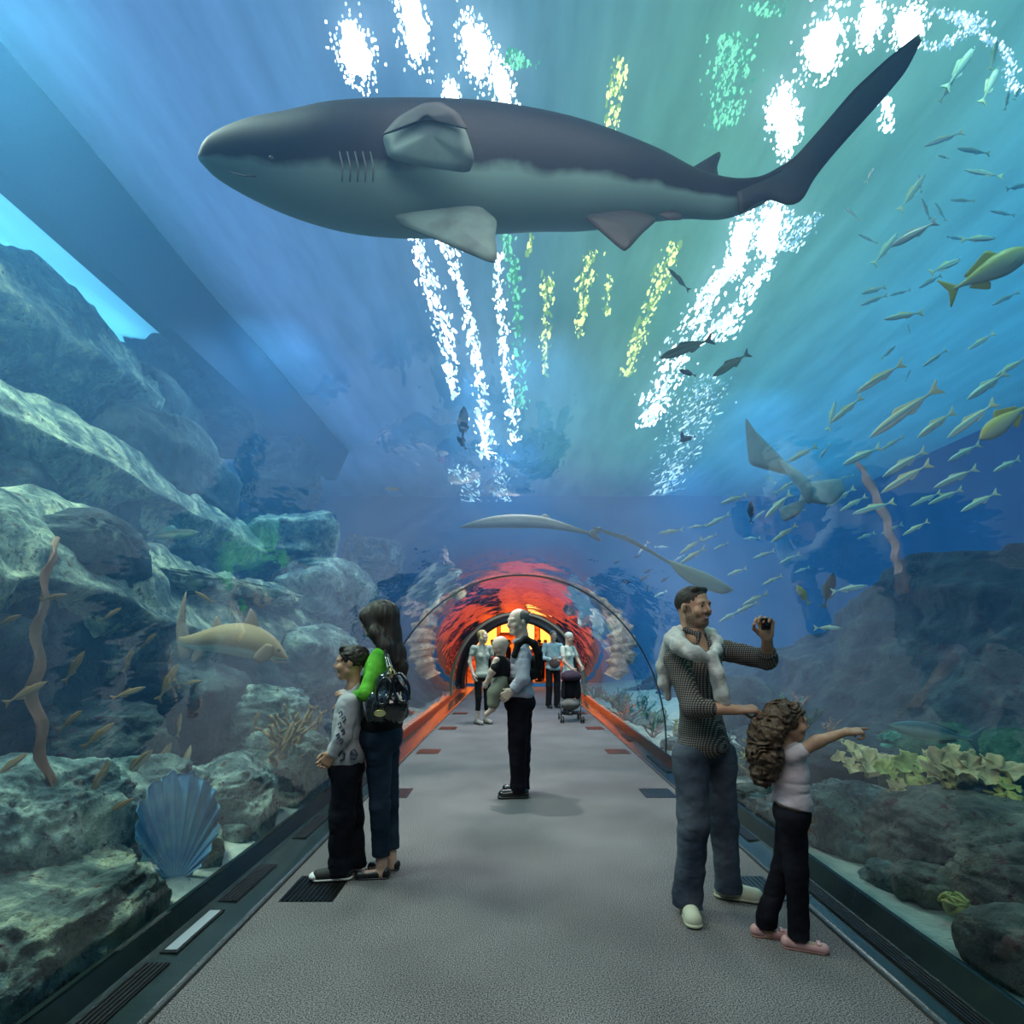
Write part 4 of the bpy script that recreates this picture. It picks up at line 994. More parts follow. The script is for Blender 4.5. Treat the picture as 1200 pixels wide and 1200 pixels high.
# ---- generic bony fish along +X, length 1
def fish_mesh(parent_name, prof, m, wr=.5, fork=.10, tail=.15, dors=.045, one=True, label=None, finm=None):
    root = bpy.data.objects.new(parent_name, None); COL.objects.link(root)
    xs = np.linspace(.5, -.5+tail*.75, len(prof))
    b = loft('body', [V(x, 0, 0) for x in xs], prof, [max(.001, p*wr) for p in prof], V(0, 0, 1), m, root, n=14, res=26)
    fm = finm or m; x0 = -.5+tail*.8
    f1 = fin('tail_fin', [(x0+.05, 0, .012), (-.5+.02, 0, fork), (-.5, 0, fork*1.02), (-.5+tail*.45, 0, 0), (-.5, 0, -fork*1.02), (-.5+.02, 0, -fork), (x0+.05, 0, -.012)], .006, fm, root, sub=1)
    H = max(prof)
    f2 = fin('dorsal_fin', [(.18, 0, H*.8), (.08, 0, H+dors), (-.02, 0, H+dors*.5), (-.25, 0, H*.55), (-.2, 0, H*.3)], .005, fm, root, sub=1)
    f3 = fin('anal_fin', [(-.02, 0, -H*.8), (-.06, 0, -H-dors*.7), (-.25, 0, -H*.5), (-.18, 0, -H*.3)], .005, fm, root, back=0, sub=1)
    f4 = fin('pectoral_fin', [(.28, -H*wr*.9, -.01), (.14, -H*wr*1.7, -.05), (.20, -H*wr*1.0, -.04)], .004, fm, root, back=.3, sub=1)
    ev, ef = ico(1); e = mesh_obj('eye', ev*np.array([.013, .008, .013])+V(.42, -prof[1]*wr*.9, .008), ef, bpy.data.materials['shark_eye'], root)
    if not one: return root
    obs = [b, f1, f2, f3, f4, e]; bm = bmesh.new(); mats = []
    la = bm.verts.layers.float.new('back')
    for o in obs:
        n0 = len(bm.verts); f0 = len(bm.faces)
        mm = o.data.materials[0]
        if mm not in mats: mats.append(mm)
        me = o.data; av = me.attributes.get('back')
        nv = [bm.verts.new(x.co) for x in me.vertices]
        for i, q in enumerate(nv): q[la] = av.data[i].value if av else 1
        for p in me.polygons:
            try: fc = bm.faces.new([nv[i] for i in p.vertices]); fc.smooth = True; fc.material_index = mats.index(mm)
            except ValueError: pass
    me = bpy.data.meshes.new(parent_name); bm.to_mesh(me); bm.free()
    for mm in mats: me.materials.append(mm)
    for o in obs: bpy.data.objects.remove(o)
    bpy.data.objects.remove(root)
    return me
FS = attr_mat('fish_silver', (1, 1, .7), (.85, .95, 1), .3, .6, extra=[(.50, (.25, .55, .65)), (.80, (.6, .85, .7))], lohi=(.42, .93), mottle=.01)
FB = attr_mat('fish_teal', (.8, 1, .85), (.6, .85, .95), .35, .6, extra=[(.5, (.15, .45, .55))], lohi=(.4, .9), mottle=.01)
FYL = attr_mat('fish_yellow', (.62, .62, .18), (.62, .68, .50), .4, .5, lohi=(.45, .8), mottle=.02)
FOL = attr_mat('fish_olive', (.07, .10, .07), (.22, .30, .20), .5, .4, mottle=.02)
FDK = attr_mat('fish_dark', (.015, .03, .06), (.03, .05, .09), .5, .4)
FBR = attr_mat('fish_brown', (.22, .15, .07), (.36, .32, .22), .5, .4, mottle=.03)
SLIM = [.002, .04, .06, .066, .062, .052, .036, .02, .011]; DEEP = [.002, .08, .12, .14, .13, .1, .06, .03, .015]
M_S = fish_mesh('small_fish', SLIM, FS); M_T = fish_mesh('small_fish', SLIM, FB); M_B = fish_mesh('small_fish', [x*1.25 for x in SLIM], FBR)
M_D = fish_mesh('small_fish', DEEP, FDK); M_G = fish_mesh('small_fish', DEEP, FYL); M_O = fish_mesh('small_fish', [x*1.15 for x in SLIM], FOL, fork=.10)
def orient(ang, depth=0., roll=0.):
    """head direction: ang degrees in the picture plane (0 = towards +X, 90 = up), depth degrees turned away"""
    a = math.radians(ang); d = math.radians(depth)
    h = V(math.cos(a)*math.cos(d), math.sin(d), math.sin(a)*math.cos(d))
    up = V(-math.sin(a), 0, math.cos(a)) if math.cos(a) >= 0 else V(math.sin(a), 0, -math.cos(a))
    up = up-h*np.dot(up, h); up = nrm(up); sd = np.cross(up, h)
    M = Matrix(((h[0], sd[0], up[0]), (h[1], sd[1], up[1]), (h[2], sd[2], up[2]))).to_4x4()
    return M@Matrix.Rotation(math.radians(roll), 4, 'X')
def inside(p, mg=.12):
    return p[2] < 2.6 and p[2] > 0 and ((p[0]-XC)/(HA+mg))**2+((p[2]-AZ)/(HB+mg))**2 < 1
def put_fish(me, px, py, L, ang, Y, label, group, name='small_fish', depth=None, cat='fish'):
    while inside(W(px, py, Y), .1+L*Y/F*.5) and Y < 16: Y += .2
    if py < HY: Y = min(Y, (6.1-CH)*F/(HY-py))
    o = bpy.data.objects.new(name, me); COL.objects.link(o)
    M = Matrix.Translation(Vector(W(px, py, Y)))@orient(ang, random.uniform(-14, 14) if depth is None else depth, random.uniform(-10, 10))@Matrix.Diagonal((L*Y/F,)*3).to_4x4()
    o.matrix_world = M
    return finish(o, label, cat, group)
SCHOOL = """1106 163 42 195;1141 177 38 170;1106 184 16 180;1153 203 42 165;1192 219 34 20;1069 226 48 55;1085 245 26 120;1102 248 28 110;999 250 24 135;1017 280 24 150;1038 292 52 52;1146 280 46 8;1108 312 50 28;1118 279 20 0;
1024 340 34 200;1024 352 30 198;1055 343 22 190;1059 370 44 190;1065 386 14 90;1041 413 28 42;1031 443 58 212;1064 440 14 70;1157 452 62 214;1060 483 86 217;1139 492 66 217;975 487 40 70;992 480 46 220;1097 497 60 215;
1010 534 54 206;940 532 38 208;966 530 22 235;1060 543 56 212;1062 560 60 212;1024 595 46 196;1120 560 52 205;1108 582 40 205;1148 588 48 208;985 583 36 215;1000 590 34 210;860 585 34 200;912 592 46 222;919 625 34 215;
881 631 22 185;888 605 20 40;902 562 18 150;920 571 28 30;841 610 34 208;817 617 22 190;786 623 28 188;775 641 15 0;754 642 18 230;810 640 30 215;796 654 15 210;812 651 32 212;755 677 13 215;760 669 11 205;779 679 11 215;
759 689 8 260;774 696 18 205;735 682 12 170;864 670 26 200;855 722 28 208;885 702 34 205;875 712 30 205;747 652 9 200;723 659 9 200;1090 330 30 210;1180 545 44 205;1185 430 40 212;1150 400 36 212;1095 420 30 215;1045 520 30 212;
1085 585 36 205;990 560 20 200;950 560 22 210;935 600 22 200;1130 530 46 208;1178 350 30 205;1192 300 28 200;1045 620 28 205;1015 628 24 200;895 650 26 200;925 655 28 205;905 680 26 205;940 668 20 200;845 640 20 205;832 630 20 205;
1110 105 30 60;1125 80 70 55;1160 100 60 62;1192 110 24 60;1180 118 26 75;1165 65 46 72;1020 205 24 60;1078 215 22 100;1128 235 26 170;1175 250 28 165"""
words = ['faint', 'slender', 'silvery', 'curving', 'pale edged', 'small']
def where(px, py):
    a = 'at the very top' if py < 150 else 'in the upper school' if py < 320 else 'mid school' if py < 500 else 'in the lower school' if py < 600 else 'at the school\'s tail end'
    b = 'by the picture edge' if px > 1130 else 'outer side' if px > 1030 else 'inner side' if px > 900 else 'nearest the tunnel'
    return a+' '+b
for i, s in enumerate(SCHOOL.replace('\n', '').split(';')):
    px, py, L, a = map(float, s.split()); L *= 1.08
    if L < 16 and px < 830: me, nm = M_D, 'dark'
    elif i % 3 == 1: me, nm = M_T, 'teal'
    else: me, nm = M_S, 'silvery'
    Y = min(11, max(3.9, .34*F/L*(.85+.3*random.random())))
    ln = 'long ' if L > 45 else 'mid sized ' if L > 28 else 'tiny '
    hd = 'heading down' if 190 < a < 300 else 'heading up' if 20 < a < 160 else 'swimming level'
    put_fish(me, px, py, L, a, Y, ln+nm+' fish '+hd+' '+where(px, py), 'school of slender fish on the right')
for px, py, L, a, me, Y, lab in [(805, 408, 74, 203, M_O, 5.0, 'dark olive fish pointing down, in front of the broad white glint'), (857, 427, 60, 215, M_O, 5.4, 'olive fish slanting down right of the first olive one'),
      (796, 328, 36, 140, M_O, 6, 'small green olive fish above the two dark olive fish'), (806, 437, 22, 160, M_D, 6, 'small dark blue fish between the two olive fish'), (543, 497, 44, 88, M_D, 7, 'dark slim fish hanging upright above the tunnel crown'),
      (541, 519, 20, 125, M_D, 7.2, 'tiny dark fish just below the upright slim one'), (806, 514, 20, 195, M_D, 7, 'tiny dark fish on the powdery glint, outer one'), (800, 513, 16, 100, M_D, 7.1, 'tiny dark fish on the powdery glint, inner one'),
      (460, 573, 20, 175, M_B, 8, 'small pale brown fish left of the tunnel crown'), (1071, 274, 58, 207, fish_mesh('small_fish', [x*1.2 for x in SLIM], attr_mat('fish_white', (.95, .8, .9), (.98, .95, .95), .2, .9)), 4.2, 'bright white pink fish shining under the shark\'s tail'),
      (941, 697, 30, 130, M_G, 5, 'curved yellow striped fish beside the dark round fish'), (970, 736, 36, 0, M_S, 4.6, 'yellow green fish right of the man\'s raised hand'), (1073, 619, 34, 210, M_S, 4.6, 'green yellow fish above the right ridge'),
      (995, 690, 44, 10, M_T, 5, 'slim teal fish beside the dark round fish'), (880, 600, 26, 90, M_D, 6.5, 'dark striped fish beside the pale ray shape'), (935, 835, 20, 0, M_T, 5.2, 'small teal fish above the girl\'s head')]:
    put_fish(me, px, py, L, a, Y, lab, None)
LEFTF = """87 782 58 50;30 812 60 30;82 845 52 35;115 862 52 40;197 800 60 58;115 915 62 58;160 897 66 42;190 890 58 55;217 895 50 80;255 910 50 60;140 945 42 30;12 897 50 40;38 942 50 30;10 727 40 20;325 875 40 60;300 845 34 70;240 700 30 150;150 775 40 60;175 750 30 40;150 812 44 20;62 700 40 10;130 720 34 30;210 850 36 75;180 930 34 70;225 800 30 10"""
for i, s in enumerate(LEFTF.split(';')):
    px, py, L, a = map(float, s.split()); X = -2.15-.35*random.random(); Y = max(2.6, X*F/(px-HX))
    wl = 'near the brown frond' if px < 100 else 'in front of the dark rocks' if px < 200 else 'below the tan shark'
    put_fish(M_B, px, py, L*.9, a, Y, ['pale brown', 'ochre', 'dull brown'][i % 3]+(' long' if L > 50 else ' short')+' fish '+('pointing steeply up ' if a > 45 else 'slanting ')+wl, 'brown fish along the left rocks')
def big_fish(me_prof, m, px, py, L, ang, Y, lab, wr, fork, finm, name='fish', cat='fish', depth=0, dors=.08, roll=0):
    r = fish_mesh(name, me_prof, m, wr=wr, fork=fork, one=False, finm=finm, dors=dors)
    r.matrix_world = Matrix.Translation(Vector(W(px, py, Y)))@orient(ang, depth, roll)@Matrix.Diagonal((L*Y/F,)*3).to_4x4()
    return finish(r, lab, cat)
YF = mat('yellow_fin', (.55, .50, .10), .5); BF = mat('blue_fin', (.08, .18, .2), .5)
big_fish([.002, .075, .11, .12, .11, .085, .055, .025, .012], FYL, 1158, 318, 118, 27, 3.6, 'yellow jack fish heading up out of the right edge of the picture', .55, .15, YF)
big_fish([.002, .09, .13, .14, .12, .09, .055, .025, .012], FYL, 1180, 492, 80, 215, 3.6, 'yellow jack fish heading down at the right edge, below the other jack', .55, .15, YF)
big_fish([.002, .05, .075, .085, .08, .065, .04, .018, .009], attr_mat('tuna_skin', (.05, .16, .20), (.30, .52, .52), .35, .6, lohi=(.5, .72)), 1097, 859, 120, 170, 3.9, 'blue green tuna gliding left over the plate corals beyond the girl\'s finger', .7, .14, BF, depth=-5, dors=.03)
big_fish(DEEP, FDK, 971, 692, 44, 75, 5.2, 'dark navy round fish in front of the right ridge', .5, .12, BF)
big_fish([.002, .05, .07, .08, .075, .06, .04, .018, .009], FOL, 197, 627, 74, 5, 7.0, 'small grey shark shaped fish above the end of the broad left shelf', .7, .14, BF)
# ---- slender grey shark and sawfish above the far tunnel crown
GY_ = 8.2
def R_(px, py, dy=0): return W(px, py, GY_+dy)
GSM = attr_mat('grey_skin', (.20, .22, .18), (.34, .36, .30), .6, .3)
gs = empty('shark', R_(610, 612), 'slender grey shark lying across the crown of the far tunnel', 'shark'); k_ = GY_/F
loft('body', [R_(*p) for p in [(538, 618), (556, 615), (580, 612), (606, 611), (632, 612), (655, 616), (675, 621), (694, 626)]], [h*k_ for h in [.5, 4, 7, 8, 7, 5, 3, 1.5]], [h*k_ for h in [.5, 6, 9, 10, 8, 5, 3, 1]], V(0, 0, 1), GSM, gs, res=40)
fin('tail_fin', [R_(690, 622), (R_(706, 616)), R_(700, 627), R_(706, 636), R_(690, 629)], .02, GSM, gs)
fin('dorsal_fin', [R_(628, 608), R_(640, 601), R_(648, 612)], .02, GSM, gs)
sw = empty('ray', R_(760, 650), 'long thin tailed ray with a pale green body, right of the far tunnel crown', 'ray')
loft('tail', [R_(*p) for p in [(694, 618), (712, 624), (735, 632), (760, 645), (785, 660)]], [h*k_ for h in [1, 2, 2.5, 2, 1.6]], [h*k_ for h in [1, 2, 2.5, 2, 1.6]], V(0, 0, 1), FOL, sw, res=30, n=10)
fin('body', [R_(780, 655), R_(800, 661), R_(830, 672), R_(862, 691), R_(848, 697), (R_(815, 688)), R_(795, 674)], .05, mat('ray_green', (.28, .36, .22), .6), sw)
fin('dorsal_fin', [R_(722, 628), R_(733, 626), R_(740, 634)], .02, FOL, sw)
# ---- pale ray shaped form on the right
ry = empty('ray', W(930, 560, 5.4), 'pale blue ray shaped form with pointed wings turning in front of the school', 'ray')
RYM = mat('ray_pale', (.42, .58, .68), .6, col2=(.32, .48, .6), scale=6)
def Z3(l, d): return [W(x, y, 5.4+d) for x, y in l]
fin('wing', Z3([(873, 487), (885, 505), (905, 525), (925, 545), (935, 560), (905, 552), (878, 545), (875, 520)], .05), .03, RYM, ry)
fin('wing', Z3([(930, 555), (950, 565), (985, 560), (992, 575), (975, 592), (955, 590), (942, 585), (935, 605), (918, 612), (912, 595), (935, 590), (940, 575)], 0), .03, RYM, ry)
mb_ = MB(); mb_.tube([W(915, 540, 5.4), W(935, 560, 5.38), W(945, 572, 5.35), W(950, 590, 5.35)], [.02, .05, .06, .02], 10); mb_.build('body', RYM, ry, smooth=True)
# ================================================================== people
UP = V(0, 0, 1)
def frame(f, u=UP):
    f = nrm(f); r = nrm(np.cross(f, u)); u = np.cross(r, f); return np.array([r, f, u])   # rows: right, forward, up
def hand(B, wr, d, n, th, L=.18, curl=(.3, .3, .35, .4), thumb=.5, r=.0085, spread=1., k=.005):
    """palm and five fingers: d points from the wrist to the fingers, n is where the palm faces, th is the thumb side"""
    d = nrm(d); n = nrm(n-d*np.dot(n, d)); th = nrm(np.asarray(th)-d*np.dot(th, d)-n*np.dot(th, n)); wr = np.asarray(wr, float)
    w = L*.235
    for i in range(4):
        o = (.5-i/3)*2*w*.82; kn = wr+d*L*(.50-.03*abs(i-1))+th*o
        B.cap(wr+th*o*.55+d*L*.06, kn, L*.085, L*.068, k=.012)
        ln = L*[.40, .45, .42, .33][i]; c = curl[i] if np.ndim(curl) else curl
        p = kn; a = 0.; dirn = nrm(d+th*o*.8*spread)
        for s, (sl, ca) in enumerate(((.46, .9), (.30, 1.1), (.24, .8))):
            a += c*ca; v_ = dirn*math.cos(a)+n*math.sin(a); q = p+v_*ln*sl
            B.cap(p, q, r*(1.08-.1*s), r*(1.0-.12*s), k=k if s or 1 else .008); p = q
    tb = wr+d*L*.14+th*w*.85+n*L*.03
    t1 = tb+nrm(d*.75+th*.75*(1-thumb*.6)+n*thumb*.9)*L*.24; t2 = t1+nrm(d*.9+th*.15*(1-thumb)+n*thumb*.9-th*thumb*.5)*L*.19
    B.cap(wr+d*L*.08+th*w*.5, tb, L*.10, L*.08, k=.012); B.cap(tb, t1, r*1.35, r*1.15, k=.008); B.cap(t1, t2, r*1.15, r*.9, k=k)
def head(B, c, f, H, u=UP, child=False, ears=True):
    R = frame(f, u); c = np.asarray(c, float)
    def g(x, y, z): return c+H*(x*R[0]+y*R[1]+z*R[2])
    B.ell(g(0, -.06, .13), R, V(.315, .40, .36)*H, k=.03*H)
    B.ell(g(0, .10, -.10), R, V(.255, .27, .34)*H, k=.06*H)
    B.cap(g(-.07, .25, -.38), g(.07, .25, -.38), .085*H, k=.10*H)
    B.cap(g(-.20, .02, -.22), g(-.06, .22, -.36), .09*H, .08*H, k=.08*H); B.cap(g(.20, .02, -.22), g(.06, .22, -.36), .09*H, .08*H, k=.08*H)
    B.cap(g(-.15, .315, .085), g(.15, .315, .085), .055*H, k=.07*H)
    for s in (-1, 1):
        B.ell(g(s*.165, .26, -.12), R, V(.10, .09, .10)*H*(1.15 if child else 1), k=.06*H)
        B.ell(g(s*.135, .405, .005), R, V(.07, .06, .045)*H, k=.04*H, sub=True)
        B.ell(g(s*.135, .30, .0), R, V(.055, .055, .045)*H, k=.015*H)
        if ears:
            B.ell(g(s*.325, -.03, -.02), R, V(.035, .075, .11)*H, k=.02*H)
    nl = .8 if child else 1.
    B.cap(g(0, .36, .045), g(0, .36+.085*nl, -.10), .03*H, .045*H, k=.03*H); B.cap(g(-.05, .37, -.125), g(.05, .37, -.125), .038*H, k=.025*H)
    B.cap(g(-.075, .33, -.235), g(.075, .33, -.235), .034*H, k=.02*H); B.cap(g(-.055, .335, -.285), g(.055, .335, -.285), .034*H, k=.02*H)
    B.cap(g(-.07, .39, -.262), g(.07, .39, -.262), .009*H, k=.01*H, sub=True)
    return g, R
def local(vs, c, R, H): return (vs-c)@R.T/H
def eyes(parent, g, R, H, skin=None):
    v, f = ico(2)
    for s in (-1, 1):
        p = g(s*.135, .328, .0)
        q = v.copy(); nf = np.array([v[list(t)].mean(0) for t in f]); dirf = nf@np.array([R[0], R[1], R[2]]).T
        mi = ((dirf[:, 1] > .55)).astype(int)
        mesh_obj('eye', v*.036*H+p, f, [EYEW, EYED], parent, midx=mi)
        mb_ = MB(); mb_.tube([g(s*.06, .362, .078), g(s*.13, .362, .098), g(s*.20, .318, .078)], [.012*H, .019*H, .008*H], 6); 
        mb_.build('eyebrow', HAIRD, parent, smooth=True)
EYEW = mat('eye_white', (.6, .58, .55), .2); EYED = mat('eye_dark', (.02, .012, .01), .15)
HAIRD = mat('hair_dark', (.014, .010, .009), .62, col2=(.03, .02, .016), scale=60, stretch=(1, 1, .15))
HAIRB = mat('hair_brown', (.045, .024, .015), .65, col2=(.10, .055, .03), scale=50)
HAIRG = mat('hair_grey', (.13, .13, .12), .7, col2=(.07, .07, .065), scale=60)
HAIRBL = mat('hair_blonde', (.45, .33, .15), .5, col2=(.28, .19, .08), scale=40, stretch=(1, 1, .2))
HAIRW = mat('hair_white', (.5, .5, .45), .6)
def skin(name, c): return mat(name, c, .5, spec=.4, sss=.12, col2=(c[0]*.88, c[1]*.8, c[2]*.8), scale=25)
SK_M = skin('skin_tan', (.50, .30, .20)); SK_G = skin('skin_olive', (.48, .30, .20)); SK_W = skin('skin_fair', (.56, .38, .29)); SK_P = skin('skin_pale', (.62, .48, .40))
LIP = mat('lips', (.34, .13, .11), .4); STUB = mat('stubble', (.15, .095, .07), .6, col2=(.26, .165, .115), scale=90)
def cloth(name, c, c2=None, rough=.85, scale=9, bump=.003, bs=14):
    return mat(name, c, rough, col2=c2 or tuple(x*.72 for x in c), scale=scale, lohi=(.35, .7), bump=bump, bscale=bs, spec=.15)
def folds(amp, fr=(9, 9, 5), seed=0, ridge=True):
    def d(P): return amp*fbm(P*np.array(fr)+seed, 3, ridge=ridge)
    return d
def sob(name, B, h, m, parent, disp=None, region=None, mats=None, smooth=True):
    v, f = B.mesh(h, disp)
    mi = None
    if region is not None: mi = region(v[f].mean(1))
    return mesh_obj(name, v, f, mats or m, parent, smooth, midx=mi)
def torso(B, J, F_, s=1., g=0., belly=0., fem=False, zhem=None):
    R = frame(F_); nk, sl, sr, hp = J['nk'], J['sl'], J['sr'], J['hp']
    sm = (sl+sr)/2; ax = hp-sm; r2 = frame(F_, -ax)
    B.ell(sm+ax*.30, r2, V(.165, .108, .23)*s+g, k=.03)
    B.cap(sl*.86+sr*.14, sr*.86+sl*.14, .056*s+g, k=.05)
    B.ell(sm+ax*.68+R[1]*belly*.03, r2, V(.135 if fem else .15, .098+belly*.03, .19)*s+g, k=.05)
    B.ell(hp+UP*.03*s, R, V(.165 if fem else .158, .115+belly*.02, .12)*s+g, k=.05)
    B.cap(sm+(nk-sm)*.2, nk, .062*s+g, .055*s+g, k=.04)
    if fem:
        for q in (-1, 1): B.ell(sm+ax*.33+R[1]*.075*s+R[0]*q*.075*s, r2, V(.065, .055, .065)*s+g, k=.03)
def limb(B, pts, rad, k=.02):
    for i in range(len(pts)-1): B.cap(pts[i], pts[i+1], rad[i], rad[i+1], k=k)
def shoe(parent, heel, toe, s, m, sole, name='shoe', laces=None, h=.005, flat=False, bow=None):
    heel = np.asarray(heel, float); toe = np.asarray(toe, float); d = nrm(toe-heel); L = np.linalg.norm(toe-heel); sd = nrm(np.cross(d, UP))
    z = UP
    B = SDF(.012)
    if not flat:
        B.cap(heel+d*.035*s+z*.045*s, heel+d*.07*s+z*.07*s, .042*s, .044*s); B.cap(heel+d*.05*s+z*.042*s, toe-d*.045*s+z*.034*s, .040*s, .044*s); B.cap(heel+d*.07*s+z*.07*s, toe-d*.08*s+z*.04*s, .038*s, .036*s)
        B.cut(heel+z*.016*s, -z)
    else:
        B.cap(heel+d*.03*s+z*.032*s, toe-d*.035*s+z*.022*s, .030*s, .033*s); B.cap(heel+d*.03*s+z*.045*s, heel+d*.032*s+z*.04*s, .028*s)
        B.cap(heel+d*.055*s+z*.085*s, toe-d*.085*s+z*.065*s, .030*s, .028*s, sub=True, k=.006)
        B.cut(heel+z*.008*s, -z)
    o = sob(name, B, h, m, parent)
    B = SDF(.008); q = .014*s if not flat else .006*s
    B.cap(heel+d*.035*s, toe-d*.04*s, .043*s if not flat else .032*s, .047*s if not flat else .034*s, n=UP, fl=.35); sob('sole', B, h*.8, sole, o).location = (0, 0, q)
    if laces:
        mb_ = MB()
        for i in range(4):
            p = heel+d*(.10+.028*i)*s*(L/(.27*s)); zz = (.105-.016*i)*s
            mb_.tube([p+sd*.028*s+z*(zz-.02), p+z*zz, p-sd*.028*s+z*(zz-.02)], .004*s, 5)
        mb_.build('laces', laces, o, smooth=True)
    if bow is not None:
        v, f = ico(2); mb_ = MB()
        for q in (-1, 1): mb_.add(v*np.array([.014, .014, .01])*s+toe-d*.06*s+z*.052*s+sd*q*.013*s, [tuple(x) for x in f])
        mb_.build('bow', bow, o, smooth=True)
    return o

# ------------------------------------------------------------------ man with the tied sweater
def man_sweater():
    Y = 3.22
    def w(x, y, d=0.): return W(x, y, Y+d)
    e = empty('person', (w(830, 0)[0], Y, 0), 'person in a dark checked shirt, pale sweater round the neck, one hand raised', 'person')
    F_ = V(.72, -.69, 0); hc = w(813, 712); hf = V(.55, -.83, .03); H = .235
    J = dict(nk=w(814, 750), sl=w(847, 762, .12), sr=w(792, 773, -.10), hp=w(823, 868))
    el, wl = w(899, 773, -.02), w(899, 747, -.14); er, wrr = w(812, 829, -.22), w(864, 832, -.28)
    hl, hr = w(843, 885, .07), w(809, 885, -.07); kl, kr = w(848, 965, .09), w(813, 965, -.10); al, ar = w(853, 1037, .10), w(806, 1046, -.08)
    B = SDF(.02); g, R = head(B, hc, hf, H); B.cap(g(0, -.1, -.22), J['nk'], .058, .062, k=.03)
    torso(B, J, F_, g=-.018)
    limb(B, [J['sl'], el, wl], [.045, .040, .026]); limb(B, [J['sr'], er, wrr], [.045, .040, .026])
    hand(B, wl, V(-.15, -.10, 1), V(-.6, -.6, .0), V(-.5, .8, .2), curl=(1.0, .95, .9, .85), thumb=.8)
    hand(B, wrr, V(1, -.05, .08), V(.1, .2, -1), V(.1, .9, .0), curl=(.9, .95, 1.0, 1.1), thumb=.9, L=.185)
    limb(B, [hl, kl, al], [.07, .05, .036]); limb(B, [hr, kr, ar], [.07, .05, .036])
    def reg(c):
        q = local(c, hc, R, H); m_ = np.zeros(len(c), int)
        lips = (np.abs(q[:, 0]) < .105) & (q[:, 2] < -.215) & (q[:, 2] > -.305) & (q[:, 1] > .335); m_[lips] = 1
        nz = .05*vnoise(q*14)
        ax_ = np.abs(q[:, 0]); edge = -.27+.55*np.clip(ax_-.10, 0, .2)+nz
        bd = (q[:, 1] > -.02) & (q[:, 2] > -.50) & (ax_ < .42) & ((q[:, 2] < edge) | ((ax_ > .235+nz*.4) & (q[:, 1] < .13+nz) & (q[:, 2] < .04)) | ((ax_ < .13) & (q[:, 1] > .30) & (q[:, 2] < -.155) & (q[:, 2] > -.24)))
        m_[bd & ~lips] = 2; return m_
    sob('body', B, .0046, None, e, region=reg, mats=[SK_M, LIP, STUB]); eyes(e, g, R, H)
    mb_ = MB(); mb_.tube([g(-.06, .352, -.256), g(-.03, .366, -.264), g(.03, .366, -.264), g(.06, .352, -.256)], .013*H, 6); mb_.build('teeth', EYEW, e, smooth=True)
    B = SDF(.01); B.ell(g(0, -.085, .165), R, V(.335, .415, .36)*H); B.ell(g(0, .42, -.04), R, V(.32, .33, .33)*H, sub=True); B.ell(g(0, .02, -.35), R, V(.5, .35, .32)*H, sub=True)
    B.cap(g(-.17, .17, .40), g(.17, .17, .40), .085*H); sob('hair', B, .005, HAIRD, e, disp=folds(.003, (60, 60, 60)))
    # shirt
    def chk():
        N = NT('shirt_check'); Bs = N.n('ShaderNodeBsdfPrincipled', i_Roughness=.85); N.l(Bs.outputs[0], N.out.inputs[0]); tc = N.n('ShaderNodeTexCoord')
        ws = []
        for ax, rt in (('X', (0, 0, .8)), ('X', (0, 1.57, 0))):
            mp = N.n('ShaderNodeMapping'); mp.inputs['Rotation'].default_value = rt; N.l(tc.outputs['Object'], mp.inputs[0])
            wv = N.n('ShaderNodeTexWave', i_Scale=28., wave_type='BANDS', bands_direction=ax); N.l(mp.outputs[0], wv.inputs['Vector']); ws.append(wv)
        mu = N.n('ShaderNodeMath', operation='MULTIPLY'); N.l(ws[0].outputs['Fac'], mu.inputs[0]); N.l(ws[1].outputs['Fac'], mu.inputs[1])
        r = N.n('ShaderNodeValToRGB'); N.l(mu.outputs[0], r.inputs[0]); e_ = r.color_ramp.elements; e_[0].position = .30; e_[0].color = (.04, .036, .036, 1); e_[1].position = .55; e_[1].color = (.27, .245, .225, 1)
        N.l(r.outputs[0], Bs.inputs['Base Color']); return N.m
    CK = chk(); B = SDF(.02); torso(B, J, F_, g=.004)
    B.ell(w(824, 872), frame(F_), V(.185, .135, .10)); B.cut(w(823, 884), V(.08, 0, -1))
    limb(B, [J['sl'], el], [.064, .058]); B.cap(el, el+(wl-el)*.28, .058, .05)
    limb(B, [J['sr'], er], [.066, .060]); B.cap(er, er+(wrr-er)*.36, .060, .050)
    B.cap(g(0, .2, -.30), g(0, .3, -.9), .055, .03, sub=True, k=.01)
    B.cap(J['nk']+V(0, 0, .03), J['nk']+V(0, 0, .09), .068, .07, sub=True, k=.008)
    sh = sob('shirt', B, .006, CK, e, disp=folds(.007, (10, 10, 7)))
    for s in (-1, 1):
        q = SDF(.01); q.cap(g(s*.08, .16, -.66), g(s*.26, -.05, -.52), .022, .016); q.cap(g(s*.08, .16, -.66), g(s*.14, .22, -.80), .02, .008); sob('collar', q, .005, CK, sh)
    for p, t in ((el+(wl-el)*.26, nrm(wl-el)), (er+(wrr-er)*.34, nrm(wrr-er))):
        q = SDF(.006); q.cap(p-t*.018, p+t*.018, .048, .048); q.cut(p+t*.022, t); q.cut(p-t*.022, -t); sob('cuff', q, .005, CK, sh)
    # sweater round the neck
    SWT = mat('sweater_cream', (.60, .60, .57), .9, col2=(.46, .46, .44), scale=20, bump=.004, bscale=60)
    B = SDF(.02)
    def fr(x, y, d): return w(x, y, d)
    path = [fr(826, 770, -.26), fr(812, 765, -.27), fr(797, 757, -.21), fr(790, 750, -.09), fr(796, 744, .04), fr(815, 741, .12), fr(832, 744, .12), fr(840, 752, .02), fr(839, 763, -.12), fr(835, 768, -.22)]
    limb(B, path, [.030, .036, .044, .050, .048, .044, .036, .031, .028, .026], k=.04)
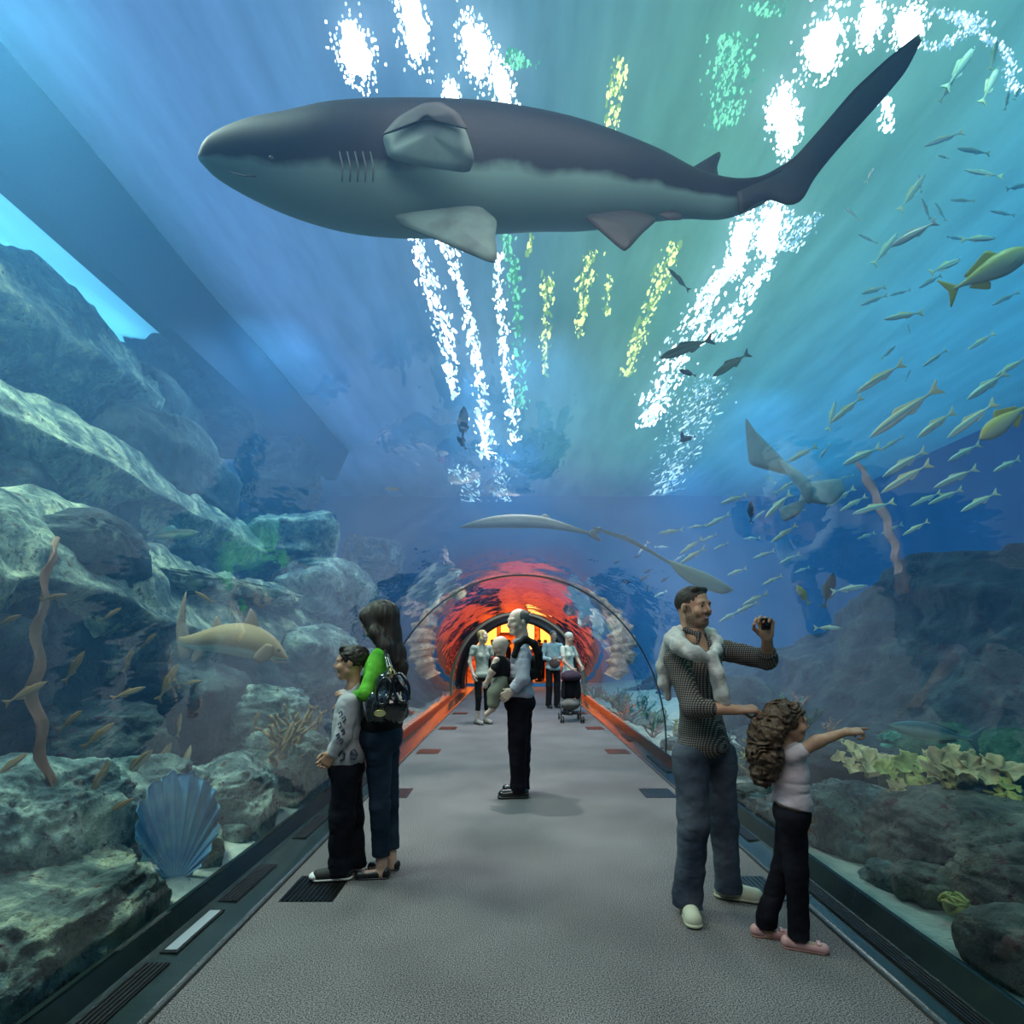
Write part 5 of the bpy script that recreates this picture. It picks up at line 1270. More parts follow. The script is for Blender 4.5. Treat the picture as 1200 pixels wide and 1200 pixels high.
    B.ell(fr(834, 769, -.25), frame(F_), V(.034, .03, .032))
    limb(B, [fr(834, 770, -.25), fr(841, 790, -.27), fr(847, 812, -.27), fr(850, 823, -.27)], [.026, .034, .032, .026], k=.02)
    limb(B, [fr(832, 772, -.25), fr(838, 796, -.25), fr(842, 818, -.25)], [.022, .028, .024], k=.01)
    limb(B, [fr(785, 760, -.03), fr(779, 780, .02), fr(779, 800, .02), fr(783, 818, .02)], [.05, .045, .035, .02], k=.03)
    sob('sweater', B, .0055, SWT, e, disp=lambda P: .006*fbm(P*np.array([26, 26, 6]), 3, ridge=True)+.002*np.sin(P[:, 2]*60+P[:, 0]*120))
    # jeans
    JN = mat('jeans_blue', (.030, .042, .066), .9, spec=.1, col2=(.10, .12, .155), scale=3.5, lohi=(.35, .65), bump=.003, bscale=30)
    B = SDF(.02); B.ell(J['hp']+V(0, 0, .0), frame(F_), V(.172, .128, .13)); limb(B, [hl, kl, al+V(0, 0, -.01)], [.098, .080, .074], k=.03); limb(B, [hr, kr, ar+V(0, 0, -.01)], [.100, .084, .080], k=.03)
    B.cap(al, al*V(1, 1, 0), .074, .082); B.cap(ar, ar*V(1, 1, 0), .080, .088); B.cut(w(0, 868), V(0, 0, 1)); B.cut(V(0, 0, .045), V(0, 0, -1))
    sob('jeans', B, .006, JN, e, disp=folds(.010, (7, 7, 9), 3))
    CV = mat('canvas_cream', (.55, .55, .42), .8); SL = mat('sole_cream', (.42, .43, .30), .7); LC = mat('lace_white', (.6, .6, .55), .8)
    a = ar+V(.0, .03, 0); a[2] = 0; shoe(e, a+V(.01, .05, .0), a+V(-.015, -.21, .0), 1.0, CV, SL, laces=LC)
    b = al.copy(); b[2] = 0; shoe(e, b+V(-.06, .04, 0), b+V(.185, -.045, 0), 1.0, CV, SL, laces=LC)
    # phone-like small black camera held in the raised hand
    c = wl+V(-.028, -.05, .070); mb_ = MB(); mb_.box(c-V(.022, .01, .032), c+V(.022, .01, .032)); o = mb_.build('camera', mat('camera_black', (.01, .01, .012), .25), loc=c)
    finish(o, 'small black camera held in the raised hand of the man with the tied sweater', 'camera')
    bev = o.modifiers.new('b', 'BEVEL'); bev.width = .004; bev.segments = 3
    mb2 = MB().lathe([(.001, -.008), (.012, -.008), (.012, .0), (.001, .0)], c-V(0, .01, 0), 20, 'y'); mb2.build('lens', mat('lens_glass', (.02, .02, .03), .05), o, smooth=False)
man_sweater()

# ------------------------------------------------------------------ girl pointing
def girl():
    Y = 2.84
    def w(x, y, d=0.): return W(x, y, Y+d)
    e = empty('person', (w(925, 0)[0], Y, 0), 'person, curly haired girl in a pale pink tee pointing at the tank', 'person')
    F_ = V(1, -.12, 0); hc = w(925, 846); hf = V(1, -.22, -.03); H = .195
    J = dict(nk=w(918, 876), sr=w(930, 886, -.085), sl=w(922, 884, .11), hp=w(928, 948))
    er, wr_ = w(958, 869, -.12), w(991, 858, -.16); el, wl = w(920, 925, .16), w(938, 950, .15)
    hr, hl = w(928, 960, -.045), w(927, 958, .05); kr, kl = w(933, 1018, -.05), w(918, 1015, .05); ar, al = w(936, 1082, -.06), w(899, 1072, .05)
    s = .70; B = SDF(.015); g, R = head(B, hc, hf, H, child=True); B.cap(g(-.0, -.12, -.25), J['nk'], .036, .036, k=.02)
    torso(B, J, F_, s=s, g=-.012)
    limb(B, [J['sr'], er, wr_], [.032, .029, .019]); limb(B, [J['sl'], el, wl], [.032, .028, .019])
    hand(B, wr_, V(1, -.06, .10), V(.1, .2, -1), V(.0, .95, .1), L=.135, curl=(.06, .95, 1.15, 1.2), thumb=.7, r=.0066)
    hand(B, wl, V(.2, 0, -1), V(0, -1, 0), V(1, 0, 0), L=.13, r=.0066)
    limb(B, [hr, kr, ar], [.055, .038, .026]); limb(B, [hl, kl, al], [.055, .038, .026])
    ar0 = ar.copy(); ar0[2] = .018; al0 = al.copy(); al0[2] = .018
    B.cap(ar, ar0, .026, .024); B.cap(al, al0, .026, .024); B.cap(ar0, ar0+V(.085, -.03, 0), .022, .02); B.cap(al0, al0+V(.08, -.01, 0), .022, .018)
    def reg(c):
        q = local(c, hc, R, H); m_ = np.zeros(len(c), int); m_[(np.abs(q[:, 0]) < .09) & (q[:, 2] < -.21) & (q[:, 2] > -.31) & (q[:, 1] > .335)] = 1; return m_
    sob('body', B, .0042, None, e, region=reg, mats=[SK_G, LIP]); eyes(e, g, R, H)
    B = SDF(.02); B.ell(g(0, -.12, .15), R, V(.38, .44, .38)*H); B.ell(g(0, .46, -.08), R, V(.50, .44, .40)*H, sub=True, k=.01); B.ell(g(-.25, .28, -.18), R, V(.30, .32, .30)*H, sub=True, k=.01)
    limb(B, [w(912, 840, .02), w(899, 858, .02), w(895, 882, .0), w(895, 905, .0), w(893, 917, .0)], [.065, .068, .064, .050, .022], k=.03)
    limb(B, [w(914, 838, -.06), w(903, 860, -.08), w(902, 885, -.08), w(903, 908, -.07)], [.05, .052, .045, .022], k=.03)
    limb(B, [w(908, 840, .08), w(893, 862, .08), w(889, 884, .07), w(889, 900, .05)], [.045, .05, .042, .018], k=.03)
    def curls(P):
        s1 = np.sin(P[:, 2]*150+8*vnoise(P*18)); return -.006*s1+.020*fbm(P*26, 3, ridge=True)*-1+.004
    B.ell(g(0, .50, -.08), R, V(.50, .40, .38)*H, sub=True, k=.01); sob('hair', B, .0042, HAIRB, e, disp=curls)
    TE = cloth('tee_pink_white', (.60, .52, .56), (.52, .45, .49)); B = SDF(.015); torso(B, J, F_, s=s, g=.001)
    B.ell(w(928, 940), frame(F_), V(.115, .088, .07)); B.cut(w(928, 944), V(-.22, 0, -1))
    B.cap(J['sr']-V(.01, 0, 0), J['sr']+(er-J['sr'])*.30, .042, .042); B.cut(J['sr']+(er-J['sr'])*.36+V(.0, 0, 0), nrm(er-J['sr'])) if False else None
    B.cap(J['sl'], J['sl']+(el-J['sl'])*.35, .042, .04)
    B.cap(J['nk']+V(.0, 0, .02), J['nk']+V(.01, 0, .07), .043, .05, sub=True, k=.006)
    sob('tee_shirt', B, .005, TE, e, disp=folds(.006, (8, 8, 22), 5))
    JN = mat('jeans_black', (.006, .006, .010), .9, spec=.1, col2=(.014, .014, .022), scale=5, bump=.003, bscale=30)
    B = SDF(.015); B.ell(J['hp']-V(0, 0, .02), frame(F_), V(.112, .088, .10)); limb(B, [hr, kr, ar], [.072, .056, .050], k=.02); limb(B, [hl, kl, al], [.070, .055, .050], k=.02)
    B.cut(w(928, 938), V(.15, 0, 1))
    B.cap(al, al*V(1, 1, 0), .05, .052); B.cap(ar, ar*V(1, 1, 0), .05, .052); B.cut(V(0, 0, .05), V(0, 0, -1)); sob('jeans', B, .005, JN, e, disp=folds(.006, (9, 9, 12), 8))
    PK = mat('flat_pink', (.55, .30, .30), .5); PS = mat('flat_sole', (.25, .12, .10), .7)
    a = ar.copy(); a[2] = 0; shoe(e, a+V(-.075, .02, 0), a+V(.125, -.05, 0), .82, PK, PS, flat=True, bow=mat('bow_pink', (.65, .4, .42), .5), h=.004)
    b = al.copy(); b[2] = 0; shoe(e, b+V(-.075, .02, .0), b+V(.115, -.02, 0), .82, PK, PS, flat=True, bow=bpy.data.materials['bow_pink'], h=.004)
girl()

# ------------------------------------------------------------------ woman in green
def mother():
    Y = 3.70
    def w(x, y, d=0.): return W(x, y, Y+d)
    e = empty('person', (w(448, 0)[0], Y, 0), 'person with long dark hair in a green cardigan and jeans, hand on the boy\'s shoulder', 'person')
    F_ = V(-1, .25, 0); hc = w(441, 727); hf = V(-1, .30, -.10); H = .222
    J = dict(nk=w(450, 756), sl=w(446, 770, -.12), sr=w(450, 768, .17), hp=w(447, 856))
    el, wl = w(430, 812, -.20), w(416, 816, -.06); er, wrr = w(432, 812, .25), w(415, 820, .22)
    hl, hr = w(444, 868, -.06), w(452, 868, .09); kl, kr = w(445, 942, -.07), w(456, 942, .08); al, ar = w(447, 1010, -.07), w(459, 1008, .06)
    B = SDF(.018); g, R = head(B, hc, hf, H); B.cap(g(0, -.1, -.22), J['nk'], .046, .05, k=.03); torso(B, J, F_, s=.9, g=-.014, fem=True)
    limb(B, [J['sl'], el, wl], [.036, .033, .022]); limb(B, [J['sr'], er, wrr], [.036, .033, .022])
    hand(B, wl, V(-.8, .15, .25), V(.0, .3, -1), V(0, .9, .2), L=.16, curl=(.25, .3, .35, .4), r=.0075)
    hand(B, wrr, V(-1, -.2, -.2), V(0, -.3, -1), V(0, -1, 0), L=.16, r=.0075)
    limb(B, [hl, kl, al], [.068, .046, .032]); limb(B, [hr, kr, ar], [.068, .046, .032])
    for q in (al, ar):
        z0 = q.copy(); z0[2] = .028; B.cap(q, z0, .032, .032); B.cap(z0, z0+V(-.13, 0, -.008), .028, .022)
    sob('body', B, .005, SK_W, e); eyes(e, g, R, H)
    B = SDF(.02); B.ell(g(0, -.13, .16), R, V(.375, .46, .38)*H); B.ell(g(0, .47, -.10), R, V(.26, .33, .42)*H, sub=True, k=.01)
    limb(B, [g(.0, -.25, .1), w(454, 745, .0), w(463, 765, .0), w(469, 782, -.01), w(473, 800, -.01)], [.10, .085, .065, .045, .018], k=.04)
    limb(B, [g(-.28, .10, .1), w(440, 742, -.09), w(452, 758, -.10), w(462, 775, -.08)], [.05, .04, .042, .02], k=.03)
    limb(B, [g(.28, .10, .1), w(443, 745, .10), w(452, 760, .12), w(462, 778, .08)], [.05, .045, .045, .02], k=.03)
    def strands(P): return .006*vnoise(P*np.array([70, 70, 6]))+.004*vnoise(P*np.array([25, 25, 5]))
    sob('hair', B, .005, HAIRD, e, disp=strands)
    GR = cloth('cardigan_green', (.14, .50, .05), (.07, .34, .03)); B = SDF(.02); J2 = dict(J)
    R_ = frame(F_); sm = (J['sl']+J['sr'])/2
    B.ell(sm+(J['hp']-sm)*.26, frame(F_, sm-J['hp']), V(.155, .115, .17)); B.cap(J['sl']*.8+J['sr']*.2, J['sr']*.8+J['sl']*.2, .06)
    limb(B, [J['sl'], el], [.060, .054]); B.cap(el, el+(wl-el)*.8, .052, .034); limb(B, [J['sr'], er], [.058, .052]); B.cap(er, er+(wrr-er)*.8, .05, .034)
    B.cap(J['nk']+V(-.02, 0, .02), J['nk']+V(-.03, 0, .08), .058, .06, sub=True, k=.01)
    sob('cardigan', B, .0055, GR, e, disp=folds(.009, (9, 9, 12), 2))
    BT = cloth('top_black', (.012, .012, .014)); B = SDF(.02); torso(B, J, F_, s=.9, g=-.006, fem=True); B.ell(w(448, 848), R_, V(.165, .125, .10)); B.cut(w(0, 864), V(0, 0, -1)); B.cap(J['nk'], J['nk']+V(-.01, 0, .09), .052, .06, sub=True, k=.01)
    sob('top', B, .006, BT, e, disp=folds(.005, (8, 8, 12), 2))
    JN = mat('jeans_navy', (.009, .018, .034), .9, spec=.1, col2=(.03, .048, .075), scale=4, lohi=(.4, .7), bump=.003, bscale=30)
    B = SDF(.018); B.ell(J['hp']-V(0, 0, .03), R_, V(.165, .135, .14)); limb(B, [hl, kl, al], [.092, .066, .056], k=.02); limb(B, [hr, kr, ar], [.090, .065, .056], k=.02)
    B.cut(V(0, 0, CH-(998-HY)/F*Y), V(0, 0, -1)); B.cut(w(0, 850), V(0, 0, 1)); sob('jeans', B, .0055, JN, e, disp=folds(.007, (7, 7, 12), 6))
    FB_ = mat('flat_black', (.01, .01, .012), .35); a = al.copy(); a[2] = 0; shoe(e, a+V(.055, 0, 0), a+V(-.165, -.02, 0), .92, FB_, FB_, flat=True); b = ar.copy(); b[2] = 0; shoe(e, b+V(.055, .0, 0), b+V(-.16, .01, 0), .92, FB_, FB_, flat=True)
    # handbag
    LE = mat('patent_black', (.010, .010, .012), .16, spec=.7, coat=.6, bump=.004, bscale=9)
    bg = empty('handbag', w(455, 845, -.30), 'glossy black leather shoulder bag with a small oval tag, worn by the woman in green', 'bag')
    B = SDF(.03); B.ell(w(453, 826, -.25), frame(V(-.3, -1, 0)), V(.145, .085, .10)); B.ell(w(456, 812, -.24), frame(V(-.3, -1, 0)), V(.115, .06, .14)); B.cap(w(440, 838, -.25), w(468, 836, -.25), .055, .055)
    sob('body', B, .005, LE, bg, disp=lambda P: .012*fbm(P*np.array([16, 16, 5]), 3, ridge=True))
    def loop(pts, r, m, nm, flat=None): mb_ = MB(); mb_.tube(pts, r, 8, flat); return mb_.build(nm, m, bg, smooth=True)
    def arc(cx, cy, rx, ry, d, tilt, n=22, a0=0, a1=2*math.pi): 
        out = []
        for i in range(n):
            t = a0+(a1-a0)*i/(n-1); x, y = rx*math.sin(t), -ry*math.cos(t); out.append(w(cx+x*math.cos(tilt)-y*math.sin(tilt), cy+x*math.sin(tilt)+y*math.cos(tilt), d-.02*math.sin(t/2)))
        return out
    loop([w(451, 762, -.19), w(455, 772, -.22), w(458, 782, -.27), w(466, 795, -.31), (w(475, 808, -.33)), w(480, 820, -.32)], .011, LE, 'strap')
    loop([w(451, 762, -.19), w(453, 775, -.24), w(456, 788, -.30), w(457, 800, -.33)], .010, LE, 'strap')
    loop(arc(470, 806, 9, 17, -.335, -.25), .009, LE, 'handle'); loop(arc(450, 810, 8, 16, -.34, .2), .008, LE, 'handle')
    GO = mat('brass', (.55, .45, .18), .3, metal=.9)
    v, f = ico(2); t_ = mesh_obj('tag', v*np.array([.036, .008, .019])+w(445, 836, -.335), f, mat('tag_tan', (.45, .45, .22), .4), bg)
    mb_ = MB(); mb_.tube([w(445+6.6*math.cos(a_), 836+3.5*math.sin(a_), -.342) for a_ in np.linspace(0, 2*math.pi, 24)], .003, 6); mb_.build('rim', GO, t_, smooth=True)
    mb_ = MB()
    for dx, dy in ((0, 0), (3, 5), (-1, 9)): mb_.tube([w(457+dx+2.5*math.cos(a_), 783+dy+3*math.sin(a_), -.345) for a_ in np.linspace(0, 2*math.pi, 14)], .0035, 6)
    for i in range(1): pass
    mb_.tube([w(457, 783, -.345), w(459, 790, -.35), w(456, 795, -.345)], .004, 6); mb_.build('buckle', GO, bg, smooth=True)
mother()

# ------------------------------------------------------------------ boy
def boy():
    Y = 3.68
    def w(x, y, d=0.): return W(x, y, Y+d)
    e = empty('person', (w(405, 0)[0], Y, 0), 'person, boy in a grey sweatshirt with dark blue numbers and dark trousers', 'person')
    F_ = V(-1, .05, 0); hc = w(411, 777); hf = V(-1, -.12, .0); H = .225
    J = dict(nk=w(415, 806), sl=w(411, 824, -.12), sr=w(411, 824, .12), hp=w(406, 892))
    el, wl = w(402, 862, -.16), w(389, 884, -.15); er, wrr = w(400, 862, .16), w(388, 884, .12)
    hl, hr = w(405, 902, -.06), w(409, 902, .07); kl, kr = w(400, 958, -.07), w(412, 958, .07); al, ar = w(399, 1010, -.07), w(415, 1008, .06)
    s = .84; B = SDF(.018); g, R = head(B, hc, hf, H, child=True); B.cap(g(0, -.1, -.22), J['nk'], .037, .042, k=.03); torso(B, J, F_, s=s, g=-.016)
    limb(B, [J['sl'], el, wl], [.036, .033, .022]); limb(B, [J['sr'], er, wrr], [.036, .033, .022])
    hand(B, wl, V(-.5, .1, -.6), V(0, 1, 0), V(-.7, 0, .6), L=.15, curl=.7, r=.0075); hand(B, wrr, V(-.5, -.1, -.6), V(0, -1, 0), V(-.7, 0, .6), L=.15, curl=.7, r=.0075)
    limb(B, [hl, kl, al], [.06, .044, .032]); limb(B, [hr, kr, ar], [.06, .044, .032])
    def reg(c):
        q = local(c, hc, R, H); m_ = np.zeros(len(c), int); m_[(np.abs(q[:, 0]) < .09) & (q[:, 2] < -.21) & (q[:, 2] > -.31) & (q[:, 1] > .335)] = 1; return m_
    sob('body', B, .005, None, e, region=reg, mats=[SK_M, LIP]); eyes(e, g, R, H)
    B = SDF(.01); B.ell(g(0, -.10, .17), R, V(.37, .45, .37)*H); B.ell(g(0, .45, -.06), R, V(.33, .33, .33)*H, sub=True); B.ell(g(0, .10, -.38), R, V(.5, .42, .32)*H, sub=True)
    B.cap(g(-.14, .20, .40), g(.14, .20, .40), .10*H); sob('hair', B, .005, HAIRD, e, disp=lambda P: .009*fbm(P*45, 3, ridge=True))
    GS = cloth('sweatshirt_grey', (.42, .43, .46), (.33, .34, .37), bump=.002); B = SDF(.02); torso(B, J, F_, s=s, g=.006); B.ell(w(407, 880), frame(F_), V(.152, .125, .12)); B.cut(w(0, 899), V(0, 0, -1))
    limb(B, [J['sl'], el, wl+V(.01, 0, .01)], [.060, .052, .038]); limb(B, [J['sr'], er, wrr+V(.01, 0, .01)], [.058, .05, .038]); B.cap(J['nk']+V(-.02, 0, .02), J['nk']+V(-.03, 0, .08), .052, .06, sub=True, k=.01)
    shirt = sob('sweatshirt', B, .0055, GS, e, disp=folds(.008, (9, 9, 11), 4))
    NV = mat('print_navy', (.03, .05, .10), .8)
    def stroke(pts, r=.010): mb_.tube([w(x, y, d) for x, y, d in pts], r, 6, .5)
    mb_ = MB()
    stroke([(397, 886, -.150), (400, 880, -.155), (404, 883, -.155), (403, 890, -.155), (399, 891, -.150)])
    stroke([(410, 889, -.150), (416, 890, -.145), (419, 884, -.14), (415, 878, -.145), (411, 881, -.15), (414, 885, -.15), (418, 884, -.14)])
    mb_.build('printed_numbers', NV, shirt, smooth=True)
    mb_ = MB()
    for x, y in ((399, 836), (403, 842), (398, 849), (402, 857), (396, 862), (400, 868)):
        stroke([(x-2, y, -.205+.0), (x+1, y-3, -.212), (x+2, y+2, -.212), (x-1, y+4, -.205)], .006)
    mb_.build('sleeve_print', NV, shirt, smooth=True)
    TR = mat('trousers_black', (.005, .006, .011), .9, spec=.1, col2=(.012, .014, .02), scale=5, bump=.003, bscale=25)
    B = SDF(.02); B.ell(J['hp']-V(0, 0, .03), frame(F_), V(.14, .115, .13)); limb(B, [hl, kl, al], [.085, .078, .074], k=.03); limb(B, [hr, kr, ar], [.082, .075, .072], k=.03); B.cap(al, al*V(1, 1, 0), .074, .078); B.cap(ar, ar*V(1, 1, 0), .072, .076); B.cut(V(0, 0, .035), V(0, 0, -1)); B.cut(w(0, 890), V(0, 0, 1))
    sob('trousers', B, .0055, TR, e, disp=folds(.009, (8, 8, 9), 5))
    BK = mat('sneaker_black', (.015, .015, .017), .7); WH = mat('sneaker_white', (.68, .68, .66), .6)
    a = al.copy(); a[2] = 0; o = shoe(e, a+V(.07, 0, 0), a+V(-.165, -.03, 0), .92, BK, WH, laces=WH)
    B = SDF(.01); t = a+V(-.150, -.028, .03); B.ell(t, frame(V(-1, -.1, 0)), V(.040, .036, .024)); sob('toe_cap', B, .004, WH, o)
    b = ar.copy(); b[2] = 0; o = shoe(e, b+V(.07, .02, 0), b+V(-.16, .02, 0), .92, BK, WH, laces=WH)
boy()

# ------------------------------------------------------------------ man in the middle with a baby carrier
def man_carrier():
    Y = 5.63
    def w(x, y, d=0.): return W(x, y, Y+d)
    e = empty('person', (w(610, 0)[0], Y, 0), 'person with short grey hair and lavender shirt, carrying a baby in front', 'person')
    F_ = V(-1, -.15, 0); hc = w(607, 729); hf = V(-.85, -.55, -.05); H = .262
    J = dict(nk=w(613, 754), sl=w(612, 768, -.18), sr=w(612, 766, .18), hp=w(609, 816))
    el, wl = w(613, 795, -.26), w(600, 810, -.24); er, wrr = w(604, 795, .24), w(592, 806, .16)
    hl, hr = w(607, 826, -.08), w(611, 826, .09); kl, kr = w(606, 877, -.09), w(612, 877, .08); al, ar = w(608, 923, -.08), w(612, 921, .08)
    B = SDF(.02); g, R = head(B, hc, hf, H); B.cap(g(0, -.1, -.22), J['nk'], .065, .068, k=.03); torso(B, J, F_, s=1.05, g=-.018, belly=.5)
    limb(B, [J['sl'], el, wl], [.045, .04, .028]); limb(B, [J['sr'], er, wrr], [.045, .04, .028])
    hand(B, wl, V(-.75, 0, -.55), V(0, 1, 0), V(-.4, -.1, .7), L=.19, curl=.5, r=.0095); hand(B, wrr, V(-.8, -.3, -.3), V(0, -1, 0), V(0, 0, 1), L=.19, r=.0095)
    limb(B, [hl, kl, al], [.07, .05, .036]); limb(B, [hr, kr, ar], [.07, .05, .036])
    sob('body', B, .007, SK_P, e); eyes(e, g, R, H)
    B = SDF(.01); B.ell(g(0, -.10, .145), R, V(.332, .40, .335)*H); B.ell(g(0, .42, .10), R, V(.38, .40, .40)*H, sub=True); B.ell(g(0, .08, -.36), R, V(.5, .42, .33)*H, sub=True); sob('hair', B, .006, HAIRG, e)
    SH = cloth('shirt_lavender', (.42, .42, .50), (.34, .34, .42)); B = SDF(.02); torso(B, J, F_, s=1.05, g=.004, belly=.6); B.ell(w(609, 812), frame(F_), V(.18, .145, .08)); B.cut(w(0, 817), V(0, 0, -1))
    limb(B, [J['sl'], el], [.072, .066]); B.cap(el, el+(wl-el)*.7, .064, .052); limb(B, [J['sr'], er], [.07, .062]); B.cap(er, er+(wrr-er)*.7, .06, .05)
    B.cap(J['nk']+V(-.03, -.02, .03), J['nk']+V(-.06, -.03, .10), .06, .06, sub=True, k=.01)
    sh = sob('shirt', B, .007, SH, e, disp=folds(.010, (8, 8, 8), 7)); q = SDF(.01); q.cap(w(604, 752, -.05), w(618, 749, -.05), .03, .022); q.cap(w(604, 752, .05), w(618, 749, .05), .03, .022); sob('collar', q, .007, SH, sh)
    q = SDF(.006); p = el+(wl-el)*.68; t = nrm(wl-el); q.cap(p-t*.02, p+t*.02, .056); q.cut(p+t*.028, t); q.cut(p-t*.028, -t); sob('cuff', q, .006, SH, sh)
    TR = mat('trousers_dark', (.006, .005, .009), .9, spec=.1, col2=(.012, .010, .016), scale=5, bump=.003, bscale=20); B = SDF(.02); B.ell(J['hp']-V(0, 0, .06), frame(F_), V(.175, .155, .14)); limb(B, [hl, kl, al], [.115, .088, .078], k=.03); limb(B, [hr, kr, ar], [.112, .086, .076], k=.03)
    B.cap(al, al*V(1, 1, 0), .078, .082); B.cap(ar, ar*V(1, 1, 0), .076, .08); B.cut(w(0, 814), V(0, 0, 1)); B.cut(V(0, 0, .04), V(0, 0, -1)); sob('trousers', B, .007, TR, e, disp=folds(.010, (6, 6, 9), 5))
    SB = mat('shoe_black', (.012, .012, .013), .25, coat=.4); a = al.copy(); a[2] = 0; shoe(e, a+V(.09, 0, 0), a+V(-.20, -.03, 0), 1.05, SB, SB); b = ar.copy(); b[2] = 0; shoe(e, b+V(.06, .02, 0), b+V(-.20, .05, 0), 1.05, SB, SB)
    # carrier
    CB = cloth('carrier_black', (.012, .012, .014)); cr = empty('baby_carrier', w(628, 790), 'black baby carrier with padded straps worn by the man in the lavender shirt', 'baby carrier')
    B = SDF(.02); limb(B, [w(603, 768, -.23), w(607, 755, -.21), w(616, 749, -.18), w(625, 754, -.17), w(631, 766, -.15), w(632, 780, -.12)], [.03, .032, .032, .034, .036, .04], k=.02); sob('shoulder_strap', B, .007, CB, cr)
    B = SDF(.02); limb(B, [w(603, 766, .21), w(607, 755, .2), w(616, 749, .16), w(625, 754, .13), w(631, 766, .1), w(632, 780, .05)], [.03, .032, .032, .034, .036, .04], k=.02); sob('shoulder_strap', B, .007, CB, cr)
    B = SDF(.03); B.ell(w(626, 782), frame(V(1, 0, 0)), V(.16, .065, .12)); limb(B, [w(628, 788, -.1), w(620, 788, -.2)], [.05, .03]); sob('back_panel', B, .007, CB, cr)
    B = SDF(.02); limb(B, [w(627, 792, -.1), w(615, 796, -.21), w(601, 798, -.2), w(592, 797, -.12), w(590, 797, .1), w(600, 797, .2), w(627, 792, .1)], [.03]*7, k=.02); sob('waist_belt', B, .007, CB, cr)
    B = SDF(.03); B.ell(w(594, 789), frame(V(1, 0, 0)), V(.13, .05, .15)); sob('pouch', B, .007, CB, cr)
    # baby
    b = empty('person', w(583, 790), 'person, a bald baby in a dark top and khaki shorts held in the carrier', 'person'); yb = -.10
    bh = w(586, 758, yb); f = V(-.75, -.6, -.35); H = .178; B = SDF(.015); g, R = head(B, bh, f, H, child=True); B.ell(g(0, -.08, .14), R, V(.39, .44, .39)*H, k=.03); B.cap(g(0, -.1, -.2), w(586, 771, yb), .04, .045)
    c = w(586, 784, yb); B.ell(c, frame(V(-1, 0, 0)), V(.09, .075, .12)); limb(B, [w(582, 774, yb-.10), w(577, 787, yb-.12), w(571, 799, yb-.10)], [.035, .032, .024]); limb(B, [w(584, 774, yb+.1), w(578, 787, yb+.12), w(573, 797, yb+.1)], [.035, .03, .024])
    hand(B, w(571, 799, yb-.10), V(-.4, 0, -.9), V(0, 1, 0), V(-.9, 0, .2), L=.085, r=.007, curl=.5)
    for d in (-.09, .09):
        limb(B, [w(587, 800, yb+d*.6), w(580, 812, yb+d), w(577, 830, yb+d)], [.055, .045, .034]); B.cap(w(577, 831, yb+d), w(570, 837, yb+d), .028, .022)
    sob('body', B, .006, SK_P, b); eyes(b, g, R, H)
    B = SDF(.02); B.ell(c, frame(V(-1, 0, 0)), V(.11, .095, .14)); B.cap(w(584, 774, yb-.07), w(580, 783, yb-.12), .05, .046); B.cap(w(584, 774, yb+.07), w(580, 783, yb+.12), .05, .046); B.cap(w(586, 766, yb), w(586, 772, yb), .035, .05, sub=True, k=.01)
    tp = sob('top', B, .006, cloth('baby_top_black', (.014, .014, .018)), b, disp=folds(.005)); B = SDF(.01); limb(B, [w(582, 771, yb-.07), w(579, 772, yb-.02), w(580, 772, yb+.05)], [.022, .024, .02]); sob('red_bib', B, .006, cloth('bib_red', (.35, .04, .03)), tp)
    B = SDF(.02); B.ell(w(587, 799, yb), frame(V(-1, 0, 0)), V(.11, .095, .08))
    for d in (-.09, .09): limb(B, [w(587, 800, yb+d*.6), w(580, 812, yb+d), w(578, 824, yb+d)], [.075, .068, .062])
    sob('shorts', B, .006, cloth('khaki_grey', (.24, .24, .19)), b, disp=folds(.006))
man_carrier()

